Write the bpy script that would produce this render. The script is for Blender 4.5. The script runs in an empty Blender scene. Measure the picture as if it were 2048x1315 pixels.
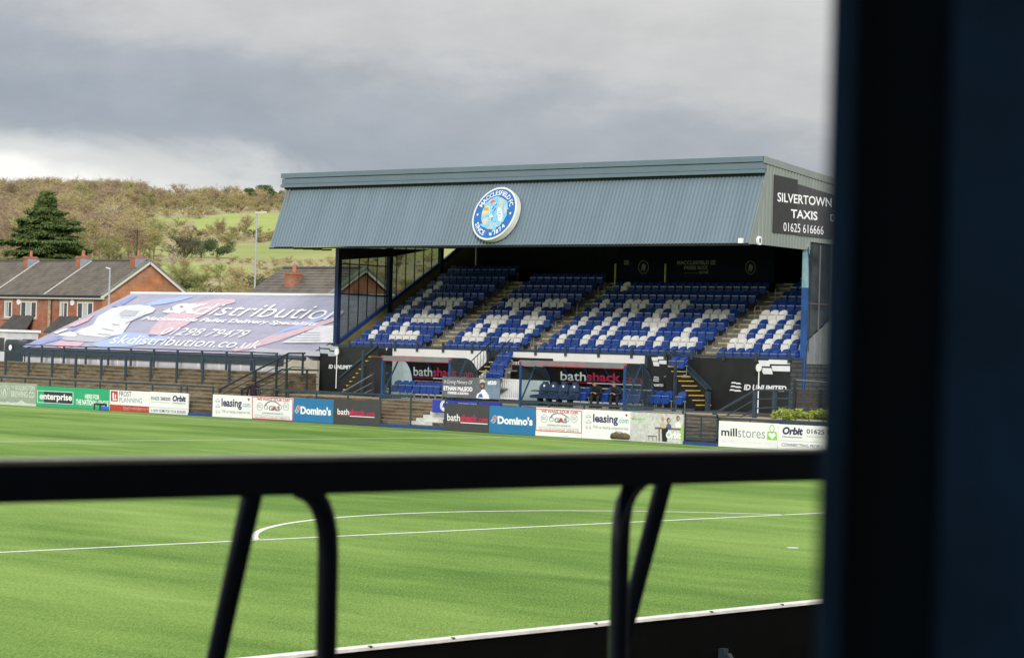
import bpy, bmesh, math, random
import numpy as np
from mathutils import Vector, Matrix
R = math.radians
random.seed(7); rng = np.random.default_rng(7)
S = bpy.context.scene
COL = S.collection

# ------------------------------------------------------------------ camera
F_PX = 5114.69
YAW, PIT, ROL = 0.834490, 0.00818885, 0.0289379
CAM = Vector((-35.6809, -31.2232, 3.23688))
Fv = Vector((math.sin(YAW)*math.cos(PIT), math.cos(YAW)*math.cos(PIT), math.sin(PIT)))
R0 = Vector((math.cos(YAW), -math.sin(YAW), 0)); U0 = R0.cross(Fv)
Rv = R0*math.cos(ROL)+U0*math.sin(ROL); Uv = Rv.cross(Fv)
cd = bpy.data.cameras.new('camera'); co = bpy.data.objects.new('camera', cd); COL.objects.link(co)
M = Matrix.Identity(4)
for i in range(3):
    M[i][0], M[i][1], M[i][2], M[i][3] = Rv[i], Uv[i], -Fv[i], CAM[i]
co.matrix_world = M
cd.sensor_width = 36; cd.lens = F_PX/2048*36
cd.clip_start = 0.05; cd.clip_end = 8000
cd.dof.use_dof = True; cd.dof.focus_distance = 100; cd.dof.aperture_fstop = 10.0
S.camera = co

# ------------------------------------------------------------------ sky, sun, exposure
SUN_EL, SUN_AZ = 19, 229          # azimuth clockwise from +Y
W = bpy.data.worlds.new('World'); S.world = W; W.use_nodes = True
nt = W.node_tree; nt.nodes.clear()
def N(t, **k):
    n = nt.nodes.new(t)
    for a, b in k.items(): setattr(n, a, b)
    return n
L = nt.links.new
wo = N('ShaderNodeOutputWorld'); bg = N('ShaderNodeBackground')
sky = N('ShaderNodeTexSky', sky_type='NISHITA', sun_disc=False, sun_elevation=R(SUN_EL), sun_rotation=R(SUN_AZ))
tc = N('ShaderNodeTexCoord'); sp = N('ShaderNodeSeparateXYZ'); L(tc.outputs['Generated'], sp.inputs[0])
mp = N('ShaderNodeMapping'); mp.inputs['Rotation'].default_value = (0, 0, YAW); mp.inputs['Scale'].default_value = (9, 1, 15); L(tc.outputs['Generated'], mp.inputs[0])
n1 = N('ShaderNodeTexNoise'); n1.inputs['Scale'].default_value = 1.5; n1.inputs['Detail'].default_value = 6; n1.inputs['Roughness'].default_value = .55; n1.inputs['Distortion'].default_value = .5; L(mp.outputs[0], n1.inputs['Vector'])
mp2 = N('ShaderNodeMapping'); mp2.inputs['Rotation'].default_value = (0, 0, YAW); mp2.inputs['Scale'].default_value = (20, 1, 34); mp2.inputs['Location'].default_value = (3.1, 0, 1.7); L(tc.outputs['Generated'], mp2.inputs[0])
n2 = N('ShaderNodeTexNoise'); n2.inputs['Scale'].default_value = 1.6; n2.inputs['Detail'].default_value = 7; n2.inputs['Roughness'].default_value = .6; L(mp2.outputs[0], n2.inputs['Vector'])
def math_(op, a, b=None, c=None, clamp=False):
    n = N('ShaderNodeMath', operation=op, use_clamp=clamp)
    for i, v in enumerate((a, b, c)):
        if v is None: continue
        if isinstance(v, (int, float)): n.inputs[i].default_value = v
        else: L(v, n.inputs[i])
    return n.outputs[0]
# elevation warped by noise so that the cloud decks have soft wandering edges
mp3 = N('ShaderNodeMapping'); mp3.inputs['Rotation'].default_value = (0, 0, YAW); L(tc.outputs['Generated'], mp3.inputs[0])
sp3 = N('ShaderNodeSeparateXYZ'); L(mp3.outputs[0], sp3.inputs[0])   # x = across the view direction
wz = math_('ADD', sp.outputs[2], math_('MULTIPLY', math_('SUBTRACT', n1.outputs[0], .5), .050))
wz = math_('ADD', wz, math_('MULTIPLY', math_('SUBTRACT', n2.outputs[0], .5), .018))
wz = math_('ADD', wz, math_('MULTIPLY', sp3.outputs[0], .13))
ramp = N('ShaderNodeValToRGB'); e = ramp.color_ramp; e.interpolation = 'EASE'
stops = [(0.0, (.66,.66,.66)), (.036, (.74,.73,.71)), (.050, (.50,.505,.51)), (.066, (.24,.265,.315)), (.088, (.28,.295,.335)), (.110, (.41,.405,.41)), (.15, (.46,.45,.44)), (.30, (.80,.81,.83)), (1.0, (1.15,1.17,1.2))]
while len(e.elements) < len(stops): e.elements.new(.5)
for el, (p_, c_) in zip(e.elements, stops): el.position = p_; el.color = (*c_, 1)
L(wz, ramp.inputs[0])
tex = N('ShaderNodeMix', data_type='RGBA', blend_type='MULTIPLY'); tex.inputs[0].default_value = 1
r2 = N('ShaderNodeMapRange'); r2.inputs[1].default_value = .3; r2.inputs[2].default_value = .7; r2.inputs[3].default_value = .76; r2.inputs[4].default_value = .88
L(n2.outputs[0], r2.inputs[0]); L(ramp.outputs[0], tex.inputs[6]); L(r2.outputs[0], tex.inputs[7])
mixs = N('ShaderNodeMix', data_type='RGBA'); mixs.inputs[0].default_value = .93
sc = N('ShaderNodeMix', data_type='RGBA', blend_type='MULTIPLY'); sc.inputs[0].default_value = 1; sc.inputs[7].default_value = (.09, .09, .09, 1)
L(sky.outputs[0], sc.inputs[6]); L(sc.outputs[2], mixs.inputs[6]); L(tex.outputs[2], mixs.inputs[7])
L(mixs.outputs[2], bg.inputs[0]); bg.inputs[1].default_value = 1.0; L(bg.outputs[0], wo.inputs[0])
sl = bpy.data.lights.new('sun', 'SUN'); so = bpy.data.objects.new('sun', sl); COL.objects.link(so)
sl.energy = 1.6; sl.angle = R(10); sl.color = (1, .95, .87)
sd = Vector((math.sin(R(SUN_AZ))*math.cos(R(SUN_EL)), math.cos(R(SUN_AZ))*math.cos(R(SUN_EL)), math.sin(R(SUN_EL))))
so.rotation_euler = sd.to_track_quat('Z', 'Y').to_euler(); so.location = (0, -60, 60)
S.view_settings.view_transform = 'Standard'; S.view_settings.look = 'None'
S.view_settings.exposure = 0.75; S.view_settings.gamma = 1; S.view_settings.use_curve_mapping = False
S.cycles.max_bounces = 6; S.cycles.transparent_max_bounces = 12; S.cycles.use_denoising = True

# ------------------------------------------------------------------ helpers
def ray(x, y): return (Fv+Rv*((x-1024)/F_PX)-Uv*((y-657.5)/F_PX))
def at(x, y, ax, v):
    d = ray(x, y); t = (v-CAM[ax])/d[ax]; return CAM+d*t
def atd(x, y, dist): return CAM+ray(x, y)*dist
def atp(x, y, o, n):
    d = ray(x, y); t = (o-CAM).dot(n)/d.dot(n); return CAM+d*t
def planeX(v): return lambda x, y: at(x, y, 0, v)
def planeY(v): return lambda x, y: at(x, y, 1, v)
def Yat(x, X, z=1.5):
    y = 657.5
    for _ in range(6):
        p = at(x, y, 0, X); y += (p.z-z)*F_PX/((p-CAM).dot(Fv))
    return at(x, y, 0, X).y

MATS = {}
def mat(name, col, rough=.6, metal=0, var=.12, scale=3., bump=0., bscale=40., stretch=(1, 1, 1), col2=None, spec=.4, dirt=0., alpha=None, emit=None):
    if name in MATS: return MATS[name]
    m = bpy.data.materials.new(name); m.use_nodes = True; t = m.node_tree; b = t.nodes['Principled BSDF']
    def n_(k, **kw):
        q = t.nodes.new(k)
        for a, c in kw.items(): setattr(q, a, c)
        return q
    l = t.links.new
    g = n_('ShaderNodeNewGeometry'); mpn = n_('ShaderNodeMapping'); mpn.inputs['Scale'].default_value = stretch; l(g.outputs['Position'], mpn.inputs[0])
    nz = n_('ShaderNodeTexNoise'); nz.inputs['Scale'].default_value = scale; nz.inputs['Detail'].default_value = 6; nz.inputs['Roughness'].default_value = .6; l(mpn.outputs[0], nz.inputs['Vector'])
    mr = n_('ShaderNodeMapRange'); mr.inputs[1].default_value = .3; mr.inputs[2].default_value = .7; l(nz.outputs[0], mr.inputs[0])
    mx = n_('ShaderNodeMix', data_type='RGBA'); l(mr.outputs[0], mx.inputs[0])
    c1 = tuple(min(1, c*(1-var)) for c in col); c2 = col2 if col2 else tuple(min(1, c*(1+var)) for c in col)
    mx.inputs[6].default_value = (*(col if col2 else c1), 1); mx.inputs[7].default_value = (*c2, 1)
    out = mx.outputs[2]
    if dirt > 0:
        n3 = n_('ShaderNodeTexNoise'); n3.inputs['Scale'].default_value = scale*.35; n3.inputs['Detail'].default_value = 8; n3.inputs['Roughness'].default_value = .7
        mp3_ = n_('ShaderNodeMapping'); mp3_.inputs['Scale'].default_value = (1, 1, .25); l(g.outputs['Position'], mp3_.inputs[0]); l(mp3_.outputs[0], n3.inputs['Vector'])
        m3 = n_('ShaderNodeMapRange'); m3.inputs[1].default_value = .5; m3.inputs[2].default_value = .72; m3.inputs[4].default_value = dirt; l(n3.outputs[0], m3.inputs[0])
        mx3 = n_('ShaderNodeMix', data_type='RGBA'); l(m3.outputs[0], mx3.inputs[0]); l(out, mx3.inputs[6]); mx3.inputs[7].default_value = (.09, .08, .06, 1); out = mx3.outputs[2]
    l(out, b.inputs['Base Color'])
    b.inputs['Roughness'].default_value = rough; b.inputs['Metallic'].default_value = metal; b.inputs['Specular IOR Level'].default_value = spec
    if bump > 0:
        nb = n_('ShaderNodeTexNoise'); nb.inputs['Scale'].default_value = bscale; nb.inputs['Detail'].default_value = 4; l(mpn.outputs[0], nb.inputs['Vector'])
        bp = n_('ShaderNodeBump'); bp.inputs['Strength'].default_value = bump; bp.inputs['Distance'].default_value = .02; l(nb.outputs[0], bp.inputs['Height']); l(bp.outputs[0], b.inputs['Normal'])
    if emit: b.inputs['Emission Color'].default_value = (*emit, 1); b.inputs['Emission Strength'].default_value = 1
    MATS[name] = m; return m

def glass_mat(name, tint, op=.25, rough=.05):
    if name in MATS: return MATS[name]
    m = bpy.data.materials.new(name); m.use_nodes = True; t = m.node_tree; b = t.nodes['Principled BSDF']; o = t.nodes['Material Output']
    tr = t.nodes.new('ShaderNodeBsdfTransparent'); tr.inputs[0].default_value = (*tint, 1)
    b.inputs['Base Color'].default_value = (.10, .12, .13, 1); b.inputs['Roughness'].default_value = rough
    g = t.nodes.new('ShaderNodeNewGeometry'); nz = t.nodes.new('ShaderNodeTexNoise'); nz.inputs['Scale'].default_value = 1.5; nz.inputs['Detail'].default_value = 5
    t.links.new(g.outputs['Position'], nz.inputs['Vector'])
    mr = t.nodes.new('ShaderNodeMapRange'); mr.inputs[1].default_value = .3; mr.inputs[2].default_value = .7; mr.inputs[3].default_value = op*.6; mr.inputs[4].default_value = op*1.4
    t.links.new(nz.outputs[0], mr.inputs[0])
    mx = t.nodes.new('ShaderNodeMixShader'); t.links.new(mr.outputs[0], mx.inputs[0]); t.links.new(tr.outputs[0], mx.inputs[1]); t.links.new(b.outputs[0], mx.inputs[2]); t.links.new(mx.outputs[0], o.inputs[0])
    MATS[name] = m; return m

class MB:
    def __init__(s): s.v = []; s.f = []; s.m = []
    def add(s, vs, fs, mi=0):
        k = len(s.v); s.v += [tuple(q) for q in vs]; s.f += [tuple(k+i for i in f) for f in fs]; s.m += [mi]*len(fs); return s
    def box(s, a, b, mi=0):
        x0, y0, z0 = (min(a[i], b[i]) for i in range(3)); x1, y1, z1 = (max(a[i], b[i]) for i in range(3))
        return s.add([(x0,y0,z0),(x1,y0,z0),(x1,y1,z0),(x0,y1,z0),(x0,y0,z1),(x1,y0,z1),(x1,y1,z1),(x0,y1,z1)],
              [(0,3,2,1),(4,5,6,7),(0,1,5,4),(1,2,6,5),(2,3,7,6),(3,0,4,7)], mi)
    def beam(s, p, q, w, h=None, up=(0, 0, 1), mi=0):
        p, q = Vector(p), Vector(q); h = h or w; d = (q-p).normalized(); u = Vector(up)
        if abs(d.dot(u)) > .98: u = Vector((1, 0, 0))
        a = d.cross(u).normalized()*(w/2); b = a.cross(d).normalized()*(h/2)
        return s.add([p-a-b, p+a-b, p+a+b, p-a+b, q-a-b, q+a-b, q+a+b, q-a+b], [(0,3,2,1),(4,5,6,7),(0,1,5,4),(1,2,6,5),(2,3,7,6),(3,0,4,7)], mi)
    def tube(s, pts, r, n=8, mi=0, r1=None):
        pts = [Vector(p) for p in pts]; k = len(s.v); m_ = len(pts)
        u = None
        for i, p in enumerate(pts):
            d = (pts[min(i+1, m_-1)]-pts[max(i-1, 0)]).normalized()
            if u is None:
                u = d.cross(Vector((0, 0, 1)) if abs(d.z) < .95 else Vector((1, 0, 0))).normalized()
            else: u = (u-d*u.dot(d)).normalized()
            w = d.cross(u); rr = r if r1 is None else r+(r1-r)*i/(m_-1)
            for j in range(n):
                a = 2*math.pi*j/n; s.v.append(tuple(p+(u*math.cos(a)+w*math.sin(a))*rr))
        for i in range(m_-1):
            for j in range(n):
                s.f.append((k+i*n+j, k+i*n+(j+1) % n, k+(i+1)*n+(j+1) % n, k+(i+1)*n+j)); s.m.append(mi)
        s.f.append(tuple(k+j for j in range(n))[::-1]); s.m.append(mi)
        s.f.append(tuple(k+(m_-1)*n+j for j in range(n))); s.m.append(mi); return s
    def prism(s, pts, ext, mi=0):
        pts = [Vector(p) for p in pts]; e_ = Vector(ext); n = len(pts)
        return s.add(pts+[p+e_ for p in pts], [tuple(range(n)), tuple(range(2*n-1, n-1, -1))]+[(i, i+n, (i+1) % n+n, (i+1) % n) for i in range(n)], mi)
    def poly(s, pts, mi=0): return s.add(pts, [tuple(range(len(pts)))], mi)
    def build(s, name, mats, parent=None, smooth=False, **kw):
        if not isinstance(mats, (list, tuple)): mats = [mats]
        me = bpy.data.meshes.new(name)
        vs = s.v
        if parent is not None:
            o_ = parent['_w'] if '_w' in parent else (0, 0, 0)
            vs = [(a-o_[0], b-o_[1], c-o_[2]) for a, b, c in vs]
        me.from_pydata(vs, [], s.f)
        for m_ in mats: me.materials.append(m_)
        me.polygons.foreach_set('material_index', s.m)
        if smooth: me.polygons.foreach_set('use_smooth', [True]*len(me.polygons))
        me.validate()
        bm = bmesh.new(); bm.from_mesh(me); bmesh.ops.recalc_face_normals(bm, faces=bm.faces); bm.to_mesh(me); bm.free()
        ob = bpy.data.objects.new(name, me); COL.objects.link(ob)
        if parent is not None:
            ob.parent = parent; ob['_w'] = parent['_w']
        tag(ob, **kw); return ob
def tag(o, label=None, cat=None, group=None, kind=None):
    if label: o['label'] = label
    if cat: o['category'] = cat
    if group: o['group'] = group
    if kind: o['kind'] = kind
    return o
def thing(name, label, cat, loc=(0, 0, 0), group=None):
    o = bpy.data.objects.new(name, None); COL.objects.link(o); o.location = loc; o['_w'] = tuple(loc); o.empty_display_size = .2
    return tag(o, label, cat, group)
def solid(name, mb, mats, label, cat, group=None, **k): return mb.build(name, mats, None, label=label, cat=cat, group=group, **k)
def struct(name, mb, mats, **k): return mb.build(name, mats, None, kind='structure', **k)

TXT = {}
def glyphs(s, bold=0., shear=0., spacing=1.):
    k = (s, bold, shear, spacing)
    if k in TXT: return TXT[k]
    c = bpy.data.curves.new('t', 'FONT'); c.body = s; c.offset = bold; c.shear = shear; c.space_character = spacing; c.resolution_u = 3
    o = bpy.data.objects.new('t', c); COL.objects.link(o); dg = bpy.context.evaluated_depsgraph_get()
    me = bpy.data.meshes.new_from_object(o.evaluated_get(dg))
    v = np.array([q.co[:2] for q in me.vertices]); f = [tuple(p.vertices) for p in me.polygons]
    bpy.data.objects.remove(o); bpy.data.curves.remove(c); bpy.data.meshes.remove(me)
    TXT[k] = (v, f); return TXT[k]
VP1 = (-4618.3, 536.06); VP2 = (5656.7, 833.5)
def sl_(x, y, vp=VP1): return (y-vp[1])/(x-vp[0])
def rectq(x0, y0, x1, y1, vp=VP1, lean=0):
    """px rectangle lying on a horizontal-edged plane: y0,y1 measured at x0"""
    return [(x0+lean, y0), (x1+lean, y0+sl_(x0, y0, vp)*(x1-x0)), (x1, y1+sl_(x0, y1, vp)*(x1-x0)), (x0, y1)]
def qtext(parent, s, quad, pl, m, bold=0., shear=0., spacing=1., name='lettering', **kw):
    v, f = glyphs(s, bold, shear, spacing); mn, mx_ = v.min(0), v.max(0); uv = (v-mn)/(mx_-mn)
    TL, TR, BR, BL = [np.array(q, float) for q in quad]; out = []
    for a, b in uv:
        top = TL+(TR-TL)*a; bot = BL+(BR-BL)*a; p = bot+(top-bot)*b; out.append(pl(p[0], p[1]))
    mb = MB(); mb.add(out, f); return mb.build(name, m, parent, **kw)
def qpoly(parent, pts, pl, m, name='graphic', **kw):
    mb = MB(); mb.poly([pl(x, y) for x, y in pts]); return mb.build(name, m, parent, **kw)
def ellp(cx, cy, rx, ry, n=20): return [(cx+rx*math.cos(2*math.pi*i/n), cy+ry*math.sin(2*math.pi*i/n)) for i in range(n)]
def qring(parent, cx, cy, rx, ry, t, pl, m, name='graphic', n=24):
    mb = MB(); o = [pl(x, y) for x, y in ellp(cx, cy, rx, ry, n)]; i_ = [pl(x, y) for x, y in ellp(cx, cy, rx-t, ry-t, n)]
    mb.add(o+i_, [(i, (i+1) % n, n+(i+1) % n, n+i) for i in range(n)]); return mb.build(name, m, parent)

# colours
WHITE = mat('white_vinyl', (.80,.81,.82), .45, var=.03); LETW = mat('white_letters', (.82,.83,.84), .5, var=.02)
BLACKP = mat('black_panel_paint', (.016,.018,.018), .45, var=.3, scale=1.2, dirt=.15)
STEEL = mat('blue_grey_painted_steel', (.030,.050,.070), .45, var=.2, scale=4)
STEELD = mat('dark_painted_steel', (.018,.026,.034), .5, var=.2, scale=4)
BLUEP = mat('royal_blue_painted_steel', (.015,.045,.19), .4, var=.2)
NAVYP = mat('navy_painted_steel', (.010,.022,.075), .45, var=.3)
YEL = mat('yellow_nosing_paint', (.62,.50,.20), .7, var=.25, scale=8)
CONC = mat('aisle_concrete', (.19,.19,.18), .85, var=.2, scale=4, dirt=.3)

# ------------------------------------------------------------------ ground, pitch, hill
ground_m = mat('rough_ground', (.10, .12, .05), .95, var=.3, scale=.3)
mb = MB(); mb.poly([(-3000, -3000, -.2), (3000, -3000, -.2), (3000, 3000, -.2), (-3000, 3000, -.2)]); struct('ground', mb, ground_m)

def pitch_material():
    m = bpy.data.materials.new('artificial_turf'); m.use_nodes = True; t = m.node_tree; b = t.nodes['Principled BSDF']; l = t.links.new
    def q(k, **kw):
        n = t.nodes.new(k)
        for a, c in kw.items():
            if a in n.inputs: n.inputs[a].default_value = c
            else: setattr(n, a, c)
        return n
    g = q('ShaderNodeNewGeometry')
    def noise(scale, sx, sy, det, rot=0, rough=.6, vt='POINT'):
        mp_ = q('ShaderNodeMapping'); mp_.vector_type = vt; mp_.inputs['Scale'].default_value = (sx, sy, 1); mp_.inputs['Rotation'].default_value = (0, 0, rot); l(g.outputs['Position'], mp_.inputs[0])
        n = q('ShaderNodeTexNoise', Scale=scale, Detail=det, Roughness=rough); l(mp_.outputs[0], n.inputs['Vector']); return n.outputs[0]
    def rng_(s, a, b_, c, d):
        n = q('ShaderNodeMapRange'); l(s, n.inputs[0])
        for i, v in enumerate((a, b_, c, d)): n.inputs[i+1].default_value = v
        return n.outputs[0]
    big = rng_(noise(.16, 1, .30, 4, -.10), .34, .64, 0, 1)
    mid = rng_(noise(.9, 1.0, .28, 5, -.15, .7), .3, .7, 0, 1)
    fine = rng_(noise(26, 5.5, 1, 3, R(42.2), .8, 'TEXTURE'), .32, .68, 0, 1)
    fin2 = rng_(noise(60, 7, 1, 2, R(42.2), .8, 'TEXTURE'), .3, .7, 0, 1)
    def mm(op, a, b_):
        n = q('ShaderNodeMath', operation=op)
        for i, v in enumerate((a, b_)):
            if isinstance(v, (int, float)): n.inputs[i].default_value = v
            else: l(v, n.inputs[i])
        return n.outputs[0]
    s = mm('ADD', mm('ADD', mm('MULTIPLY', big, .28), mm('MULTIPLY', mid, .18)), mm('ADD', mm('MULTIPLY', fine, .22), mm('MULTIPLY', fin2, .32)))
    cr = q('ShaderNodeValToRGB'); e = cr.color_ramp; e.elements[0].position = .33; e.elements[0].color = (.062, .150, .012, 1); e.elements[1].position = .72; e.elements[1].color = (.250, .375, .085, 1)
    x = e.elements.new(.5); x.color = (.145, .255, .034, 1)
    l(s, cr.inputs[0]); l(cr.outputs[0], b.inputs['Base Color']); b.inputs['Roughness'].default_value = .8; b.inputs['Specular IOR Level'].default_value = .15
    b.inputs['Sheen Weight'].default_value = .0
    bp = q('ShaderNodeBump', Strength=.5, Distance=.03); l(fine, bp.inputs['Height']); l(bp.outputs[0], b.inputs['Normal'])
    return m
TURF = pitch_material()
mb = MB(); mb.prism([(-37, -17.9, -.08), (-34.5, -17.9, 0), (34.5, -17.9, 0), (38.94, -17.9, -.08), (38.94, -17.9, -.3), (-37, -17.9, -.3)], (0, 101.9, 0)); struct('pitch', mb, TURF)
LINE = mat('pitch_line_paint', (.74, .76, .70), .8, var=.12, scale=9)
mb = MB(); z = .004; w = .055; HW = 32.45; TLX = 34.2
def strip(x0, y0, x1, y1): mb.add([(x0, y0, z), (x1, y0, z), (x1, y1, z), (x0, y1, z)], [(0, 1, 2, 3)])
def arcs(cx, cy, r, a0, a1, n=48):
    for i in range(n):
        a, b = a0+(a1-a0)*i/n, a0+(a1-a0)*(i+1)/n
        mb.add([(cx+(r-w)*math.cos(a), cy+(r-w)*math.sin(a), z), (cx+(r+w)*math.cos(a), cy+(r+w)*math.sin(a), z), (cx+(r+w)*math.cos(b), cy+(r+w)*math.sin(b), z), (cx+(r-w)*math.cos(b), cy+(r-w)*math.sin(b), z)], [(0, 1, 2, 3)])
strip(-20.15, -w, 20.15, w); strip(-20.15-w, -16.5, -20.15+w, -w); strip(20.15-w, -16.5, 20.15+w, -w)
strip(-TLX, -16.5-w, TLX, -16.5+w); strip(-TLX, HW-w, TLX, HW+w); strip(-TLX, 81.4-w, TLX, 81.4+w)
strip(-TLX-w, -16.5+w, -TLX+w, 81.3); strip(TLX-w, -16.5+w, TLX+w, HW-w); strip(TLX-w, HW+w, TLX+w, 81.3)
a = math.acos(7.31/9.15); arcs(0, -5.5, 9.15, a, math.pi-a)
arcs(0, HW, 9.15, 0, 2*math.pi, 96)
sx_, sy_ = 0, -5.5; mb.add([(sx_+.11*math.cos(i*.524), sy_+.11*math.sin(i*.524), z) for i in range(12)], [tuple(range(12))])
struct('pitch_marking', mb, LINE)

# far hillside -------------------------------------------------------------
AX = R(41); hf = Vector((math.sin(AX), math.cos(AX), 0)); hrt = Vector((math.cos(AX), -math.sin(AX), 0))
HP = [(225, -.5), (260, 3), (350, 8), (450, 14.5), (600, 25), (650, 29), (720, 36), (800, 42.8), (900, 49.5), (1000, 54.5), (1120, 57), (1400, 52), (1700, 30), (2200, -1)]
def hillz(s, r):
    z_ = np.interp(s, [a for a, b in HP], [b for a, b in HP])
    return z_+1.2*math.sin(r*.021+s*.008)*min(1, max(0, (s-230)/150))+.7*math.sin(r*.06+1.3)*math.sin(s*.017)*min(1, max(0, (s-230)/150))
def hpos(s, r): p = CAM+hf*s+hrt*r; return Vector((p.x, p.y, hillz(s, r)))
def project(p):
    d = p-CAM; zz = d.dot(Fv); return 1024+F_PX*d.dot(Rv)/zz, 657.5-F_PX*d.dot(Uv)/zz
def inside(x, y, P):
    c = False; j = len(P)-1
    for i in range(len(P)):
        if (P[i][1] > y) != (P[j][1] > y) and x < (P[j][0]-P[i][0])*(y-P[i][1])/(P[j][1]-P[i][1])+P[i][0]: c = not c
        j = i
    return c
# pasture outlines, given as world (distance, sideways) polygons
F_TOP = [(708, -4), (700, 10), (705, 70), (800, 70), (798, 18), (785, 5), (760, -2), (735, -6)]
F_MID = [(582, -23), (610, -27), (640, -10), (655, 5), (665, 25), (670, 70), (590, 70), (572, 10), (568, -10)]
F_LOW = [(452, -13), (522, -12), (530, 2), (500, 10), (452, 5)]
F_STR = [(742, -24), (757, -24), (762, -5), (746, -5)]
pasture_m = mat('sunny_pasture', (.20, .27, .055), .95, var=.3, scale=.03, col2=(.36, .33, .13), bump=.3, bscale=.7)
pasture2_m = mat('lush_pasture', (.23, .33, .06), .95, scale=.06, col2=(.38, .38, .12), bump=.3, bscale=.5)
scrub_m = mat('winter_scrub_floor', (.27, .235, .11), .95, scale=.12, col2=(.36, .32, .16), bump=.6, bscale=.6)
def fieldidx(s, r):
    if inside(s, r, F_TOP) or inside(s, r, F_STR): return 2
    if inside(s, r, F_MID): return 1
    if inside(s, r, F_LOW): return 2
    return 0
ss = list(np.arange(225, 380, 10))+list(np.arange(380, 900, 4))+list(np.arange(900, 1100, 12))+list(np.arange(1100, 2201, 60))
rr = list(np.arange(-700, -120, 40))+list(np.arange(-120, 120, 4))+list(np.arange(120, 721, 40))
mb = MB(); mb.v = [tuple(hpos(s, r)) for s in ss for r in rr]; nr = len(rr)
for i in range(len(ss)-1):
    for j in range(nr-1):
        mb.f.append((i*nr+j, i*nr+j+1, (i+1)*nr+j+1, (i+1)*nr+j)); mb.m.append(fieldidx((ss[i]+ss[i+1])/2, (rr[j]+rr[j+1])/2))
struct('hill', mb, [scrub_m, pasture_m, pasture2_m], smooth=True)

def fast_mesh(name, V, T, mats, mi=None, parent=None, nper=3, **kw):
    me = bpy.data.meshes.new(name); n = len(T)
    me.vertices.add(len(V)); me.vertices.foreach_set('co', np.asarray(V, np.float32).ravel())
    me.loops.add(n*nper); me.loops.foreach_set('vertex_index', np.asarray(T, np.int32).ravel())
    me.polygons.add(n); me.polygons.foreach_set('loop_start', np.arange(0, n*nper, nper, dtype=np.int32)); me.polygons.foreach_set('loop_total', np.full(n, nper, np.int32))
    for m_ in (mats if isinstance(mats, list) else [mats]): me.materials.append(m_)
    if mi is not None: me.polygons.foreach_set('material_index', np.asarray(mi, np.int32))
    me.update(calc_edges=True); me.validate()
    ob = bpy.data.objects.new(name, me); COL.objects.link(ob)
    if parent is not None: ob.parent = parent; ob['_w'] = parent['_w']
    return tag(ob, **kw)

# bare winter tree, unit height, as thin tapered strokes (triangles); returns V,T for wood
def twig_tree(seed, n1=9, n2=8, n3=9, spread=.34, wid=.009, low=.10, upright=.5):
    g = np.random.default_rng(seed); V = []; T = []
    def stroke(p, q, w0, w1):
        d = q-p; s = np.cross(d, g.normal(size=3)); s /= (np.linalg.norm(s)+1e-9); k = len(V)
        V.extend([p-s*w0/2, p+s*w0/2, q+s*w1/2, q-s*w1/2]); T.extend([(k, k+1, k+2), (k, k+2, k+3)])
    for _ in range(3): stroke(np.array([0, 0, 0.]), np.array([g.normal()*.02, g.normal()*.02, .62]), wid*3.2, wid*1.6)
    for i in range(n1*2):
        h = low+(.62-low)*g.random(); a = g.random()*6.283; p = np.array([0, 0, h])
        lean = spread*(.5+.6*g.random())*(1.15-h*.7); q = p+np.array([math.cos(a)*lean, math.sin(a)*lean, (.22+.22*g.random())*(upright+.5)]); q[2] = min(q[2], .93)
        stroke(p, q, wid*1.8, wid*.9)
        for j in range(n2):
            f = .35+.65*g.random(); p2 = p+(q-p)*f; d = g.normal(size=3)*.10; d[2] = abs(d[2])*.9+.04; q2 = p2+d
            stroke(p2, q2, wid*1.0, wid*.5)
            for k in range(n3):
                p3 = p2+(q2-p2)*(.2+.8*g.random()); d3 = g.normal(size=3)*.045; d3[2] = abs(d3[2])*.8; stroke(p3, p3+d3*1.3, wid*.75, wid*.35)
    V = np.array(V); V[:, 2] /= V[:, 2].max(); return V, np.array(T)
PROTO = [twig_tree(i, spread=s_, upright=u_, low=.03+.04*i) for i, (s_, u_) in enumerate([(.34, .5), (.30, .6), (.38, .4), (.26, .8), (.36, .5)])]
TW = [mat('twigs_olive', (.33, .28, .13), .9, scale=.05, col2=(.42, .36, .18)), mat('twigs_brown', (.27, .205, .125), .9, scale=.05, col2=(.34, .26, .17)),
      mat('twigs_reddish', (.27, .20, .135), .9, scale=.05, col2=(.33, .25, .17)), mat('twigs_dark', (.15, .135, .07), .9, scale=.05, col2=(.20, .18, .10)), mat('twigs_green', (.20, .215, .075), .9, scale=.05, col2=(.28, .29, .11))]
VV = []; TT = []; MI = []; base = 0
def put_tree(p, h, wf=1.0, mi=None, proto=None):
    global base
    V, T = PROTO[proto if proto is not None else rng.integers(5)]
    a = rng.random()*6.283; c, s_ = math.cos(a), math.sin(a)
    X = np.stack([(V[:, 0]*c-V[:, 1]*s_)*h*wf, (V[:, 0]*s_+V[:, 1]*c)*h*wf, V[:, 2]*h], 1)+np.array(p)
    VV.append(X); TT.append(T+base); base += len(V); MI.append(np.full(len(T), mi))
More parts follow.
